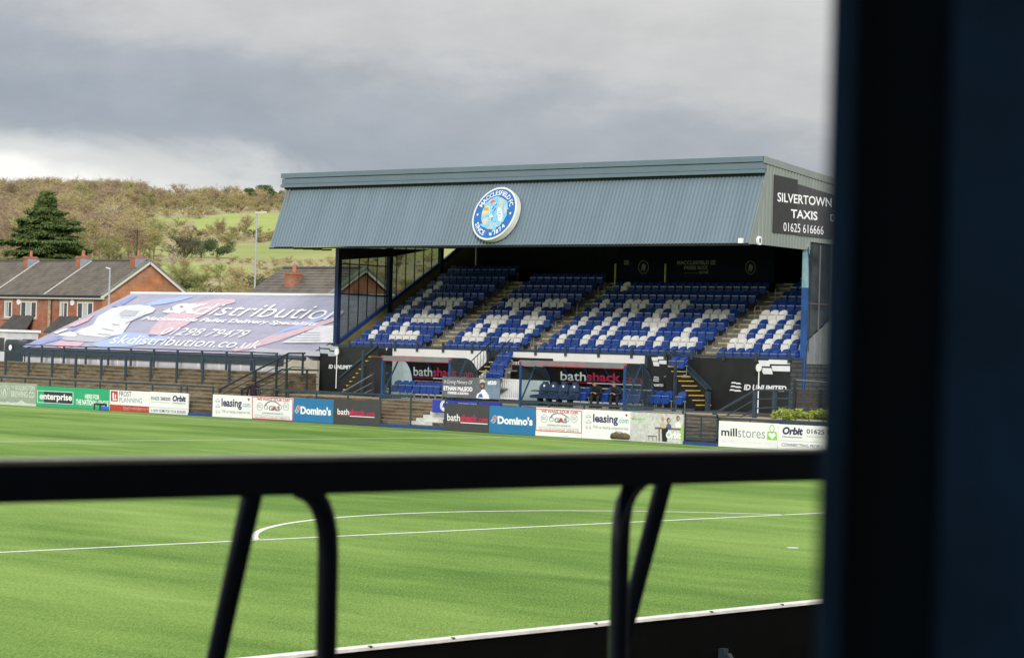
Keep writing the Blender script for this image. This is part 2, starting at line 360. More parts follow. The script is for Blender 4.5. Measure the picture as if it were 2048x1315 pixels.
for s_, n_, hs in [(300, 34, (2.5, 4)), (320, 34, (2.5, 5)), (345, 34, (2.5, 5)), (370, 30, (3, 5.5)), (400, 26, (3, 6)), (430, 16, (2, 4)), (540, 14, (1.2, 2.4)), (674, 70, (2, 3.2)), (684, 50, (2, 4)),
                   (806, 56, (2, 5)), (818, 48, (3, 7)), (832, 48, (4, 8)), (845, 48, (4, 8)), (860, 46, (5, 9)), (875, 44, (5, 10)), (890, 46, (6, 11)), (905, 46, (6, 11)), (925, 46, (6, 11)), (945, 46, (6, 11)), (965, 46, (6, 11)), (985, 46, (5, 10)), (1000, 60, (3, 8)), (1012, 46, (4, 9))]:
    span = s_*.082+14
    for k in range(n_):
        r_ = -span-18+(2*span+18)*(k+rng.random())/n_; s2 = s_+rng.normal()*(4 if s_ in (672, 682, 692, 806) else 8)
        if fieldidx(s2, r_) or fieldidx(s2+6, r_): continue
        x_, y_ = project(hpos(s2, r_))
        c_ = 0
        u = rng.random()
        if s_ > 980: c_ = 2 if u < .3 and x_ < 260 else 1 if u < .5 else 0
        elif x_ < 240: c_ = 2 if u < .35 else (1 if u < .7 else 0)
        else: c_ = 0 if u < .55 else 1 if u < .8 else 3 if u < .92 else 4
        if s_ < 450: c_ = 0 if u < .4 else 4 if u < .65 else 1
        if s_ in (672, 682): c_ = 0 if u < .5 else 3
        hh = hs[0]+(hs[1]-hs[0])*rng.random()
        if 980 < s_ and x_ > 300: hh *= .8
        if s_ > 840: hh *= .8
        if s_ > 800 and rng.random() < .4: hh *= .55
        put_tree(hpos(s2, r_)-Vector((0, 0, .3)), hh, 1.0+.4*rng.random(), c_)
# low winter brush that closes the gaps
PROTO.append(twig_tree(77, 8, 5, 5, spread=.75, wid=.035, low=.0, upright=.5)); PROTO.append(twig_tree(78, 8, 5, 5, spread=.9, wid=.03, low=.0, upright=.3))
for k in range(2600):
    s2 = 280+745*rng.random()**.8; r_ = (-.095+.19*rng.random())*s2-4
    if fieldidx(s2, r_) or fieldidx(s2+5, r_): continue
    u = rng.random()*(1 if r_ > -.03*s2 or rng.random() < .4 else .0)+(.6 if r_ < -.03*s2 else 0); put_tree(hpos(s2, r_)-Vector((0, 0, .2)), (1.2+2.6*rng.random()**2)*(.5 if 395 < s2 < 575 and r_ > -.045*s2 else 1), 1.2, 0 if u < .55 else 1 if u < .75 else 3 if u < .85 else 4, 5+int(rng.integers(2)))
# the thick wood on the left flank
for k in range(330):
    s2 = 500+520*rng.random(); lim = -.088*s2; r_ = lim+(.052*s2+8)*rng.random()
    if fieldidx(s2, r_): continue
    u = rng.random(); put_tree(hpos(s2, r_)-Vector((0, 0, .3)), 6+5*rng.random(), 1.1, 2 if u < .3 else 1 if u < .6 else 0 if u < .9 else 4)
fast_mesh('woodland', np.concatenate(VV), np.concatenate(TT), TW, np.concatenate(MI), kind='stuff', label='mass of bare brown winter woodland covering the far hillside', cat='woodland')

# leafy clump builder
def leaf_cloud(blobs, size, seed, squash=1.0):
    g = np.random.default_rng(seed); V = []; 
    for (c, r_, n_) in blobs:
        d = g.normal(size=(n_, 3)); d /= np.linalg.norm(d, axis=1)[:, None]; rad = g.random(n_)**.4
        P = np.array(c)+d*rad[:, None]*np.array(r_)
        u = g.normal(size=(n_, 3)); u /= np.linalg.norm(u, axis=1)[:, None]; w_ = np.cross(u, g.normal(size=(n_, 3))); w_ /= np.linalg.norm(w_, axis=1)[:, None]
        s_ = size*(.6+.8*g.random(n_))[:, None]; w_[:, 2] *= squash
        V.append(np.stack([P-u*s_, P+w_*s_*.45, P+u*s_, P-w_*s_*.45], 1).reshape(-1, 3))
    V = np.concatenate(V); return V, np.arange(len(V)).reshape(-1, 4)
def leafy(name, label, cat, base_, blobs, size, m, seed, trunk=None, group=None, tw=None):
    t = thing(name, label, cat, tuple(base_), group); V, Q = leaf_cloud(blobs, size, seed)
    fast_mesh('crown', V, Q, m, parent=t, nper=4)
    mb = MB(); h = trunk or 1.0; mb.tube([base_, Vector(base_)+Vector((.1, 0, h*.5)), Vector(base_)+Vector((0, .1, h))], .12+h*.02, 7, r1=.05); mb.build('trunk', tw or BARK, t); return t
BARK = mat('bark', (.10, .08, .06), .9, var=.3, scale=6); PBARK = mat('pale_birch_bark', (.42, .36, .28), .9, var=.2)
DKG = mat('pine_needles', (.035, .065, .022), .8, scale=.8, col2=(.085, .125, .04)); MDG = mat('holly_leaves', (.035, .06, .02), .7, scale=.6, col2=(.08, .11, .045))
def blobs_at(n, w, h, r_, cnt, seed, z0=.4):
    g = np.random.default_rng(seed); return [((g.normal()*w*.42, g.normal()*w*.42, h*(z0+(1-z0)*g.random()*.85)), (r_*(.7+.6*g.random()),)*2+(r_*.65,), cnt) for _ in range(n)]
def on_hill(x, dist_s, lift=0):
    # walk along the view ray azimuth to the given distance
    r_ = 0
    for _ in range(8): r_ += (x-project(hpos(dist_s, r_))[0])*dist_s/F_PX
    return hpos(dist_s, r_)
for (x_, s_, h_, w_, lab) in [(500, 1000, 8.5, 4.6, 'left one of the dark pines on the skyline'), (524, 990, 10.5, 6.5, 'broad round-topped pine, tallest on the skyline'), (553, 995, 7.5, 4.2, 'small pine beside the stand roof on the skyline')]:
    leafy('pine_tree', lab, 'tree', on_hill(x_, s_), blobs_at(22, w_*.8, h_, w_*.30, 300, int(x_), .25), .28, DKG, int(x_), trunk=h_*.8, group='pines on the skyline')
for (x_, s_, h_, w_, lab) in [(402, 572, 4.4, 5, 'dark evergreen bush in the middle of the pasture'), (434, 580, 4.0, 4.2, 'rounder evergreen bush at the right of the pasture pair'), (560, 340, 4.6, 5, 'dark evergreen just left of the stand, low on the hill'), (390, 372, 2.4, 3, 'low dark conifer in the scrub under the pasture'), (30, 700, 6, 5, 'yellowish-green bush in the wood behind the cedar')]:
    leafy('evergreen_bush', lab, 'bush', on_hill(x_, s_), blobs_at(14, w_, h_, w_*.3, 260, int(x_)+3, .2), .16, MDG, int(x_), trunk=h_*.6)
def bare_tree(x_, s_, h_, lab, m, seed, wid=.012, n=(9, 7, 9), spread=.34, name='bare_tree', z=None):
    b_ = on_hill(x_, s_) if z is None else z
    V, T = twig_tree(seed, *n, spread=spread, wid=wid); t = thing(name, lab, 'tree', tuple(b_))
    fast_mesh('crown', V*np.array([h_, h_, h_]), T, m, parent=t)
    mb = MB(); mb.tube([b_, Vector(b_)+Vector((.05, .05, h_*.3)), Vector(b_)+Vector((0, 0, h_*.62))], h_*.022, 7, r1=h_*.008); mb.build('trunk', m, t)
bare_tree(222, 640, 10.5, 'pale many-stemmed birch above the terraced houses', PBARK, 31, .010, (12, 5, 4), .30)
bare_tree(368, 470, 7.5, 'spreading bare oak in front of the pasture', mat('oak_twigs', (.10, .09, .055), .9), 32, .016, (10, 8, 8), .55)
bare_tree(345, 430, 6, 'slim pale bare tree left of the oak', PBARK, 33, .008, (8, 5, 5), .25)
bare_tree(355, 1000, 9.5, 'round reddish bare tree standing up on the skyline', TW[2], 34, .010, (14, 8, 10), .42)
bare_tree(440, 675, 6.5, 'greyish bare tree at the hedge under the top field', TW[1], 35, .010, (12, 7, 8), .3)
bare_tree(490, 678, 7, 'grey bare tree left of the tall lamp in the hedge', TW[1], 36, .010, (12, 7, 8), .3)

# the big cedar behind the terraced houses
def cedar():
    b_ = atd(88, 600, 232); b_ = Vector((b_.x, b_.y, 1.2)); H = 15.2; t = thing('cedar_tree', 'large dark green cedar with drooping tiers behind the brick houses', 'tree', tuple(b_))
    g = np.random.default_rng(5); V = []; mb = MB()
    mb.tube([b_, b_+Vector((.1, 0, H*.5)), b_+Vector((0, 0, H*.98))], .38, 8, r1=.04)
    for i in range(34):
        f = .42+.58*(i+.5)/34; h = H*f; reach = min(6.2, 11.5*(1-f)+.3)*(.62+.6*g.random()); nb = 6
        for j in range(nb):
            a = g.random()*6.283; d = np.array([math.cos(a), math.sin(a), 0]); rc = reach*(.6+.5*g.random()); up = .10*rc
            p0 = np.array([0, 0, h]); p1 = p0+d*rc+np.array([0, 0, up-.03*rc*rc])
            mb.tube([b_+Vector(p0), b_+Vector((p0+p1)/2+np.array([0, 0, .12])), b_+Vector(p1)], .06*(1-f)+.02, 4)
            n_ = int(140+170*rc); s_ = g.random(n_)**.7; c = p0+(p1-p0)*s_[:, None]; wd = .16+.42*np.minimum(1, rc/3)*(1-(s_-.6)**2)
            side = np.array([-d[1], d[0], 0]); P = c+side*(g.normal(size=n_)*wd)[:, None]; P[:, 2] -= np.abs(g.normal(size=n_))*.13-.03
            u = d*1.0+g.normal(size=(n_, 3))*.6; u[:, 2] -= .45; u /= np.linalg.norm(u, axis=1)[:, None]; w_ = np.cross(u, g.normal(size=(n_, 3))); w_ /= np.linalg.norm(w_, axis=1)[:, None]; q = (.13+.12*g.random(n_))[:, None]
            V.append(np.stack([P-u*q, P+w_*q*.35, P+u*q, P-w_*q*.35], 1).reshape(-1, 3))
    V = np.concatenate(V); fast_mesh('crown', V, np.arange(len(V)).reshape(-1, 4), mat('cedar_needles', (.040, .080, .020), .8, scale=1.2, col2=(.12, .17, .04)), parent=t, nper=4)
    mb.build('trunk', BARK, t)
cedar()

# ------------------------------------------------------------------ perimeter fence and advertising boards (plane x = 39)
FX = 38.93; BP = planeX(FX-.004); BP2 = planeX(FX-.008); BP3 = planeX(FX-.012)
KERB = mat('blue_painted_kerb', (.018, .06, .20), .6, var=.25, scale=5, dirt=.3)
mb = MB(); mb.box((38.95, -17.5, -.1), (39.3, 84, .04)); solid('kerb', mb, KERB, 'blue painted concrete kerb along the far side of the pitch', 'kerb')
C_NAVY = mat('lettering_navy', (.035, .03, .10), .5); C_RED = mat('lettering_red', (.50, .035, .045), .5); C_TEAL = mat('lettering_teal', (.05, .38, .42), .5); C_BLK = mat('lettering_black', (.02, .02, .025), .5)
C_PINK = mat('lettering_crimson', (.55, .02, .09), .5); C_GRN = mat('enterprise_green', (.03, .36, .17), .45, var=.05); C_LIME = mat('lime_green_vinyl', (.28, .55, .08), .45); C_GREY = mat('lettering_grey', (.25, .26, .28), .5); C_PALE = mat('lettering_pale', (.55, .60, .55), .5)
B_SAGE = mat('sage_vinyl', (.30, .35, .28), .5, var=.06); B_BLUE = mat('pizza_blue_vinyl', (.025, .17, .38), .4, var=.05); B_DARK = mat('charcoal_vinyl', (.055, .055, .06), .35, var=.1); B_RED = mat('brick_red_vinyl', (.46, .06, .04), .5); B_LGREY = mat('pale_grey_vinyl', (.60, .63, .64), .5, var=.08, scale=6)
BTOP = [(-14, 763), (73, 770.8), (219, 779), (299, 782.4), (425, 788), (504, 791.5), (586, 795), (667, 797.2), (890, 805.3), (978, 810.4), (1071, 813.8), (1164, 817.9), (1261, 823), (1437, 840.7), (1556, 847.3)]
def board(x0, x1, m, label):
    y0, y1 = Yat(x0, FX, .5), Yat(x1, FX, .5); zt = at(x0, dict(BTOP)[x0], 0, FX).z
    t = thing('advertising_board', label, 'board', (39, (y0+y1)/2, 0), group='advertising boards along the pitch fence')
    MB().box((FX, y0-.012, -.065), (39.0, y1+.012, zt)).build('panel', m, t); return t
def T(t, s, x0, y0, x1, y1, m, pl=BP, vp=VP1, lean=0, **k): return qtext(t, s, rectq(x0, y0, x1, y1, vp, lean), pl, m, **k)
def G(t, x0, y0, x1, y1, m, pl=BP, vp=VP1, name='graphic'): return qpoly(t, rectq(x0, y0, x1, y1, vp), pl, m, name)

t = board(-14, 73, B_SAGE, 'sage green brewery board at the far left end of the fence')
T(t, 'THE', 22, 771, 29, 774.5, C_PALE); T(t, 'BOLLINGTON', 31, 769.5, 69, 779, C_PALE, bold=.02); T(t, 'BREWING CO', 22, 780.5, 69, 793, C_PALE, bold=.03)
qring(t, 9, 782, 7.5, 11, 1.2, BP, C_PALE); qring(t, 9, 782, 11, 14, .8, BP, C_PALE); qpoly(t, [(5, 789), (6, 780), (9, 774), (12, 780), (13, 790), (10.5, 790), (9, 783), (7.5, 790)], BP2, C_PALE)
qpoly(t, [(-2, 803), (12, 804), (14, 802), (22, 805), (36, 804), (43, 799), (50, 805), (72, 808), (72, 812), (-2, 808)], BP, C_PALE)
t = board(73, 219, C_GRN, 'bright green board with a navy name box and white capitals')
C_DKN = mat('name_box_navy', (.03, .035, .055), .5)
G(t, 88, 782.5, 144.5, 806, C_DKN, name='name_box')
mbf = MB()
for (a, b) in (((74.5, 779.5), (147, 780.5)), ((74.5, 804), (147, 805))): pass
q = rectq(74.5, 780, 146.5, 804.5); qi = rectq(75.4, 781, 145.6, 803.5)
o_ = [BP2(*p) for p in q]; i_ = [BP2(*p) for p in qi]; MB().add(o_+i_, [(k, (k+1) % 4, 4+(k+1) % 4, 4+k) for k in range(4)]).build('box_outline', LETW, t)
T(t, 'enterprise', 79, 785, 144, 801.5, LETW, pl=BP2, bold=.03)
T(t, 'HERE FOR', 170, 787.5, 199, 797, LETW, bold=.03); T(t, 'THE NATIONAL LEAGUE', 152, 797.5, 217, 808.5, LETW, bold=.03)
t = board(219, 299, WHITE, 'white planning board with a brick red lower strip')
G(t, 219.5, 808, 298.5, 824, B_RED); G(t, 221.5, 781, 235.5, 801.5, B_RED)
G(t, 225, 785, 228, 796, LETW, BP2); G(t, 230, 788, 232, 796, LETW, BP2); G(t, 225, 797, 233.5, 799.5, LETW, BP2)
T(t, 'FROST', 238.5, 781.5, 263, 791.5, C_BLK); T(t, 'PLANNING', 238.5, 794, 284, 803.5, C_GREY); T(t, 'frostplanning.com', 246, 810.5, 297, 822, LETW, bold=.01)
ORBB = []
def orbit(t, x0, x1, y0, y1, xd0, xd1, yd0, yd1, pl=BP): T(t, 'Orbit', x0, y0, x1, y1, C_NAVY, pl=pl, bold=.05, shear=.2); T(t, 'Developments', xd0, yd0, xd1, yd1, C_BLK, pl=pl, shear=.1, bold=.01)
t = board(299, 376, WHITE, 'white board with a phone number beside the gap in the left fence')
T(t, '01625 588200', 302, 792, 341, 799, C_NAVY, bold=.02); T(t, 'www.orbit-developments.co.uk', 302, 801.5, 340, 804.5, C_GREY); orbit(t, 345, 372, 790, 802, 345, 371, 803.5, 807.5)
G(t, 300, 813.2, 375, 813.8, C_GREY); T(t, 'A NEW HOME FOR YOUR BUSINESS', 302, 817, 372, 823, C_NAVY, bold=.01)
def leasing(x0, x1, s, dy, label):
    t = board(x0, x1, WHITE, label)
    f = (x1-x0)/79.; X = lambda v: x0+(v-425)*f
    T(t, 'leasing', X(443), dy+795.5, X(483.5), dy+817, C_NAVY, bold=.03); T(t, '.com', X(484), dy+806, X(500.5), dy+813.5, C_TEAL, bold=.01)
    T(t, 'THE car leasing comparison site', X(442.5), dy+818.5, X(500), dy+826, C_GREY, bold=.005)
    for k, yy in enumerate((797, 808, 819)):   # little car, van and motorbike outlines
        yy += dy; xx = X(431); w_ = 9*f
        if k < 2: P = [(xx, yy+3), (xx+w_*.2, yy+2.5), (xx+w_*.35, yy), (xx+w_*.7, yy), (xx+w_*.85, yy+2.6), (xx+w_, yy+3.2), (xx+w_, yy+5.5), (xx, yy+5)]
        else: P = [(xx, yy+4), (xx+w_*.2, yy), (xx+w_*.5, yy+2), (xx+w_*.8, yy+1), (xx+w_, yy+5), (xx+w_*.7, yy+5.5), (xx+w_*.5, yy+3.5), (xx+w_*.3, yy+5.5)]
        cx = sum(p[0] for p in P)/len(P); cy = sum(p[1] for p in P)/len(P)
        o_ = [BP(*p) for p in P]; i_ = [BP(cx+(p[0]-cx)*.82, cy+(p[1]-cy)*.72) for p in P]; n = len(P)
        MB().add(o_+i_, [(a, (a+1) % n, n+(a+1) % n, n+a) for a in range(n)]).build('outline_icon', C_GREY, t)
        for wx in (.22, .78): qring(t, xx+w_*wx, yy+5.6, 1.3, 1.5, .5, BP2, C_GREY, n=10)
    hx = X(497.5); hy = dy+798.5
    qpoly(t, [(hx-2.6, hy-1), (hx-1.2, hy-2.8), (hx, hy-1.6), (hx+1.2, hy-2.8), (hx+2.4, hy-1), (hx, hy+3.5)], BP, C_RED)
def wwyc(x0, x1, dy, label):
    t = board(x0, x1, WHITE, label); f = (x1-x0)/82.; X = lambda v: x0+(v-504)*f; Y = lambda v: v+dy
    q = rectq(x0+.3, Y(792.3), x1-.5, Y(836.8)); qi = rectq(x0+1.5, Y(793.7), x1-1.7, Y(835.2))
    o_ = [BP(*p) for p in q]; i_ = [BP(*p) for p in qi]; MB().add(o_+i_, [(k, (k+1) % 4, 4+(k+1) % 4, 4+k) for k in range(4)]).build('red_border', C_RED, t)
    T(t, 'WE WANT YOUR CAR!', X(514), Y(794.5), X(579), Y(800), C_RED, bold=.03)
    T(t, 'GAS', X(537), Y(810.5), X(560), Y(820.5), C_GREY, bold=.05); T(t, 'A', X(544), Y(811), X(552), Y(820.5), C_RED, bold=.04, pl=BP2)
    P = [(528, 811), (533, 804), (541, 800.5), (550, 801), (556, 805), (562, 810), (561, 811), (554, 806.5), (548, 803.2), (541, 803), (535, 806), (531, 812)]
    qpoly(t, [(X(a), Y(b)) for a, b in P], BP, C_GREY)
    for cx in (532, 560): qring(t, X(cx), Y(814), 4*f, 5, 1.3, BP, C_GREY)
    for cx, ss_ in ((519.5, ('BEST', 'PRICE')), (572, ('INSTANT', 'PAYMENT'))):
        qring(t, X(cx), Y(812.5), 6*f, 8.3, .8, BP, C_GREY)
        T(t, ss_[0], X(cx-3.6), Y(809), X(cx+3.6), Y(811.3), C_BLK); T(t, ss_[1], X(cx-3.6), Y(812.5), X(cx+3.6), Y(814.8), C_BLK)
    T(t, 'GOODWINS AUTO SALVAGE LTD', X(524), Y(823.5), X(566), Y(826.8), C_BLK, bold=.01)
    T(t, 'NATIONWIDE COLLECTION ON ALL VEHICLES CARS AND VANS', X(509), Y(828), X(580), Y(830.2), C_GREY)
    T(t, 'CALL 01260 252 672 WHATSAPP - 07980 58 77 58', X(509), Y(831.5), X(580), Y(834.6), C_RED, bold=.015)
def dominos(x0, x1, dy, label):
    t = board(x0, x1, B_BLUE, label); f = (x1-x0)/81.; X = lambda v: x0+(v-586)*f; Y = lambda v: v+dy
    T(t, "Domino's", X(601), Y(811), X(662), Y(827.5), LETW, bold=.045)
    D = lambda cx, cy, r, m, pl: qpoly(t, [(X(cx), Y(cy-r*1.15)), (X(cx+r), Y(cy+.3)), (X(cx), Y(cy+r*1.15)), (X(cx-r), Y(cy-.3))], pl, m)
    D(596.5, 815, 4.6, LETW, BP); D(596.5, 815, 3.8, C_RED, BP2); D(593.4, 821.5, 4.6, LETW, BP); D(593.4, 821.5, 3.7, B_BLUE, BP2)
    for cx, cy in ((596.5, 815), (592.2, 820.6), (594.6, 822.6)): qpoly(t, ellp(X(cx), Y(cy), .9, 1.0, 8), BP3, LETW)
def bath(t, x0, x1, y0, y1, pl, ul=True, mm=LETW, pl2=None):
    f = x1-x0; sl = sl_(x0, y0); dy_ = y1-y0
    T(t, 'bath', x0, y0, x0+f*.315, y1, mm, pl=pl, bold=.012); T(t, 'shack', x0+f*.325, y0+sl*f*.325, x0+f*.745, y1+sl*f*.0+sl*f*.325, C_PINK, pl=pl, bold=.03)
    T(t, '.com', x0+f*.76, y0+dy_*.42+sl*f*.76, x0+f, y1+sl*f*.76, C_PINK, pl=pl, bold=.02)
    if ul: G(t, x0, y1+dy_*.12, x0+f*.33, y1+dy_*.19, C_PINK, pl); G(t, x0+f*.33, y1+dy_*.12+sl*f*.33, x0+f, y1+dy_*.24+sl*f*.33, LETW, pl)
leasing(425, 504, 0, 0, 'white car leasing board, first board right of the gap in the fence')
wwyc(504, 586, 0, 'red-bordered white car buying board on the left run of boards')
dominos(586, 667, 0, 'blue pizza board between the car board and a charcoal board, left run')
t = board(667, 761, B_DARK, 'charcoal board with red and white name at the end of the left run'); bath(t, 675, 749, 816.5, 828, BP)
t = board(890, 978, B_DARK, 'charcoal board with red and white name, first of the right run'); bath(t, 894.5, 975, 826.5, 840.5, BP)
dominos(978, 1071, 19.5, 'blue pizza board below the right dugout end, right run')
wwyc(1071, 1164, 24, 'red-bordered white car buying board under the padded dugout seats')
leasing(1164, 1261, 0, 31.5, 'white car leasing board under the seated men')
# photographic board: pale wall, three people at a table
B_PHOTO = mat('pale_photo_print', (.42, .43, .42), .5, scale=9, col2=(.66, .67, .65)); WOODT = mat('printed_wood', (.16, .10, .06), .5); SKIN_P = mat('printed_skin', (.50, .30, .20), .5); HAIR_P = mat('printed_hair', (.08, .04, .03), .5)
t = board(1261, 1366, B_PHOTO, 'pale photographic board of three people behind a wooden table')
T(t, 'Meeting', 1263, 833, 1291, 840.5, C_LIME, bold=.02)
G(t, 1310, 853.5, 1362, 857, WOODT); G(t, 1317, 857, 1319.5, 882, WOODT)
for lx in (1297, 1305, 1312): G(t, lx, 872, lx+1.2, 880, WOODT)
G(t, 1295, 870, 1314, 872.3, WOODT)
qpoly(t, [(1323, 856), (1336, 857), (1334, 883), (1324, 882)], BP, C_BLK)
for cx, hy, hc, bc in ((1325, 837, mat('printed_blond', (.55, .38, .2), .5), mat('printed_tan', (.55, .42, .33), .5)), (1337, 840, HAIR_P, mat('printed_blue', (.08, .10, .22), .5)), (1356, 836, WOODT, LETW)):
    qpoly(t, [(cx-5, hy+18), (cx-4.6, hy+9), (cx, hy+6), (cx+4.8, hy+9), (cx+6, hy+18.5)], BP, bc); qpoly(t, ellp(cx, hy, 3.6, 5.6, 12), BP2, hc); qpoly(t, ellp(cx+.8, hy+.8, 2.2, 3.8, 12), BP3, SKIN_P)
T(t, 'Orbit', 1332, 861, 1362, 876, LETW, bold=.05, shear=.15, pl=BP3); T(t, 'Developments', 1335, 878, 1360, 882, LETW, pl=BP3)
qpoly(t, [(1361, 856), (1366, 848), (1366, 882), (1362, 880)], BP, C_LIME)
t = board(1437, 1556, WHITE, 'white board with a green shopping bag, right of the mesh gate')
T(t, 'mill', 1442.5, 854.5, 1474, 870.5, C_BLK, bold=.02); T(t, 'stores', 1476, 858, 1530, 873.5, C_GREY, bold=-.004)
T(t, 'everything you love about shopping', 1443, 877, 1554, 886, mat('faded_pink', (.68, .70, .70), .5))
gx = 1544.5
qpoly(t, [(gx-9.5, 862), (gx+8.5, 863), (gx+10, 880), (gx-11, 878.5)], BP, C_LIME, 'bag_emblem'); qring(t, gx-.5, 856.5, 5.2, 8, 1.6, BP, C_LIME)
qpoly(t, [(gx-8.0, 869), (gx-6.5, 865.5), (gx-3.5, 864.6), (gx-.3, 867.2), (gx+2.8, 864.8), (gx+6, 866.2), (gx+7, 869.5), (gx, 878)], BP2, LETW)
t = board(1556, 1712, WHITE, 'white board with a phone number running behind the dark column')
orbit(t, 1565, 1606, 852.5, 868, 1565, 1604, 870, 875, BP); T(t, '01625 588200', 1613, 857, 1697, 866.5, C_NAVY, bold=.02); T(t, 'www.orbit-developments.co.uk', 1613, 870, 1697, 874.5, C_GREY)
G(t, 1560, 879.5, 1705, 880.1, C_GREY); T(t, 'CONNECTING PEOPLE TO PROPERTY', 1563, 885, 1702, 891.5, C_NAVY, bold=.01)

# fence behind the boards: one fence, each post a part
def fence_run(name, label, pxs, zt, X, zb, rails, xa, xb, w=.06, m=STEEL, cat='fence', group=None):
    ya, yb = Yat(xa, X, zt), Yat(xb, X, zt); t = thing(name, label, cat, (X, (ya+yb)/2, zb), group)
    for zr, h in rails: MB().box((X-.03, ya, zr-h/2), (X+.03, yb, zr+h/2)).build('rail', m, t)
    for x in pxs:
        y = Yat(x, X, zt-.2); MB().box((X+.005-w/2, y-w/2, zb), (X-.005+w/2, y+w/2, zt-rails[0][1]/2-.002)).build('post', m, t)
    return t
fence_run('pitch_fence', 'blue-grey steel fence behind the left run of boards', [3, 50, 100, 151, 200, 252, 305, 362, 374, 426], 1.22, 39.08, 0.0, [(1.22, .07)], -20, 428)
fence_run('pitch_fence', 'blue-grey steel fence from the handrail to the open terrace gap', [519, 576, 633, 696, 760, 822], 1.24, 39.08, 0.0, [(1.24, .07)], 512, 825)
fence_run('pitch_fence', 'blue-grey steel fence in front of the right dugout', [891, 955, 1040, 1098, 1168, 1250, 1366], 1.22, 39.08, 0.0, [(1.22, .07)], 999, 1388)
fence_run('pitch_fence', 'blue-grey steel rail over the right-hand white boards', [1437, 1500, 1560, 1620, 1680], .96, 39.08, 0.0, [(.96, .06)], 1437, 1720)
# mesh gate between the photographic board and the bag board
GM = mat('gate_mesh_wire', (.03, .055, .10), .5)
y0, y1 = Yat(1369, 39, .5), Yat(1435, 39, .5)
t = thing('mesh_gate', 'blue wire mesh gate between the photographic board and the bag board', 'gate', (39, (y0+y1)/2, 0))
MB().box((38.98, y0, .98), (39.03, y1, 1.03)).box((38.98, y0, .12), (39.03, y1, .2)).box((38.98, y0-.05, .07), (39.03, y0, 1.1)).box((38.98, y1, .07), (39.03, y1+.05, 1.1)).box((38.98, (y0+y1)/2-.02, .2), (39.03, (y0+y1)/2+.02, .98)).build('frame', STEEL, t)
mb = MB(); k = y1
while k < y0: mb.box((39.0, k, .2), (39.006, k+.006, .98)); k += .05
zz = .2
while zz < .98: mb.box((38.994, y0, zz), (38.999, y1, zz+.006)); zz += .05
mb.build('mesh_panel', GM, t)

# ------------------------------------------------------------------ terraces
TER = bpy.data.materials.new('weathered_concrete_terrace'); TER.use_nodes = True
def terrace_mat():
    t = TER.node_tree; b = t.nodes['Principled BSDF']; l = t.links.new
    g = t.nodes.new('ShaderNodeNewGeometry'); mp_ = t.nodes.new('ShaderNodeMapping'); mp_.inputs['Scale'].default_value = (1, .5, 1.6); l(g.outputs['Position'], mp_.inputs[0])
    n = t.nodes.new('ShaderNodeTexNoise'); n.inputs['Scale'].default_value = 1.7; n.inputs['Detail'].default_value = 9; n.inputs['Roughness'].default_value = .72; l(mp_.outputs[0], n.inputs['Vector'])
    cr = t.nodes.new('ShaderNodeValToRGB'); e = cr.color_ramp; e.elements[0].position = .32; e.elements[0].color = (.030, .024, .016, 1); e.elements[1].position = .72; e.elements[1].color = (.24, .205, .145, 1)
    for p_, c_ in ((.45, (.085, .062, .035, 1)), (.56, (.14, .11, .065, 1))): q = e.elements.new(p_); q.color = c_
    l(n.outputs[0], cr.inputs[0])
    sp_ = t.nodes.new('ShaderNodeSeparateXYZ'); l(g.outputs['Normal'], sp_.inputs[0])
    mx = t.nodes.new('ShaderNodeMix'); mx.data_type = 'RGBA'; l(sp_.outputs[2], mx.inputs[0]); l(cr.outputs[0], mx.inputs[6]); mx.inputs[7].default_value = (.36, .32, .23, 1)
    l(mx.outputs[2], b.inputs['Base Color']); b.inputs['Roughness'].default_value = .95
terrace_mat()
PLAT = mat('platform_concrete', (.26, .235, .18), .9, var=.25, scale=2, dirt=.4)
def steps(name, label, y0, y1, x0, n, rise, tread, depth_back, z0=.07, m=TER, cat='terrace'):
    mb = MB(); pts = [(x0, z0-.1)]; x, z = x0, z0
    for i in range(n):
        z += rise; pts += [(x, z), (x+tread, z)]; x += tread
    pts += [(x+depth_back, z), (x+depth_back, z0-.1)]
    pts2 = [pts[0]]+pts[1:]
    mb.prism([(a, y0, c) for a, c in pts2], (0, y1-y0, 0)); NOS = mat('worn_step_edge', (.18, .15, .10), .9, var=.35, scale=2.5, dirt=.9)
    for i in range(n): xx, zz = x0+tread*i, z0+rise*(i+1); mb.box((xx-.012, y0+.01, zz-.045), (xx+.05, y1-.01, zz+.004), 1)
    solid(name, mb, [m, NOS], label, cat); return x, z
YT = Yat(636, 44, 1.3)
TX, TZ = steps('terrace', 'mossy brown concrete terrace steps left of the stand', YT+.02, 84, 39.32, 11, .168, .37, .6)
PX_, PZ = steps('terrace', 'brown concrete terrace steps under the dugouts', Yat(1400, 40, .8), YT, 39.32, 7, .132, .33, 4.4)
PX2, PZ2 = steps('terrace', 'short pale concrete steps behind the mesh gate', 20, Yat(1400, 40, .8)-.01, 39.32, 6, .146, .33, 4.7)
WST = mat('white_painted_steps', (.55, .55, .52), .8, var=.15, scale=5, dirt=.45)
mb = MB()
for i in range(5):
    ya = Yat(822+14*i, 39.4+.33*i, .3+.146*i); yb = Yat(868+ 10*i, 39.4, .3)
    mb.box((39.32+.33*i-.018, yb, .075), (39.32+.33*(i+1)-.019, ya, .07+.132*(i+1)+.009))
solid('white_steps', mb, WST, 'white painted steps in the gap right of the left run of boards', 'steps')

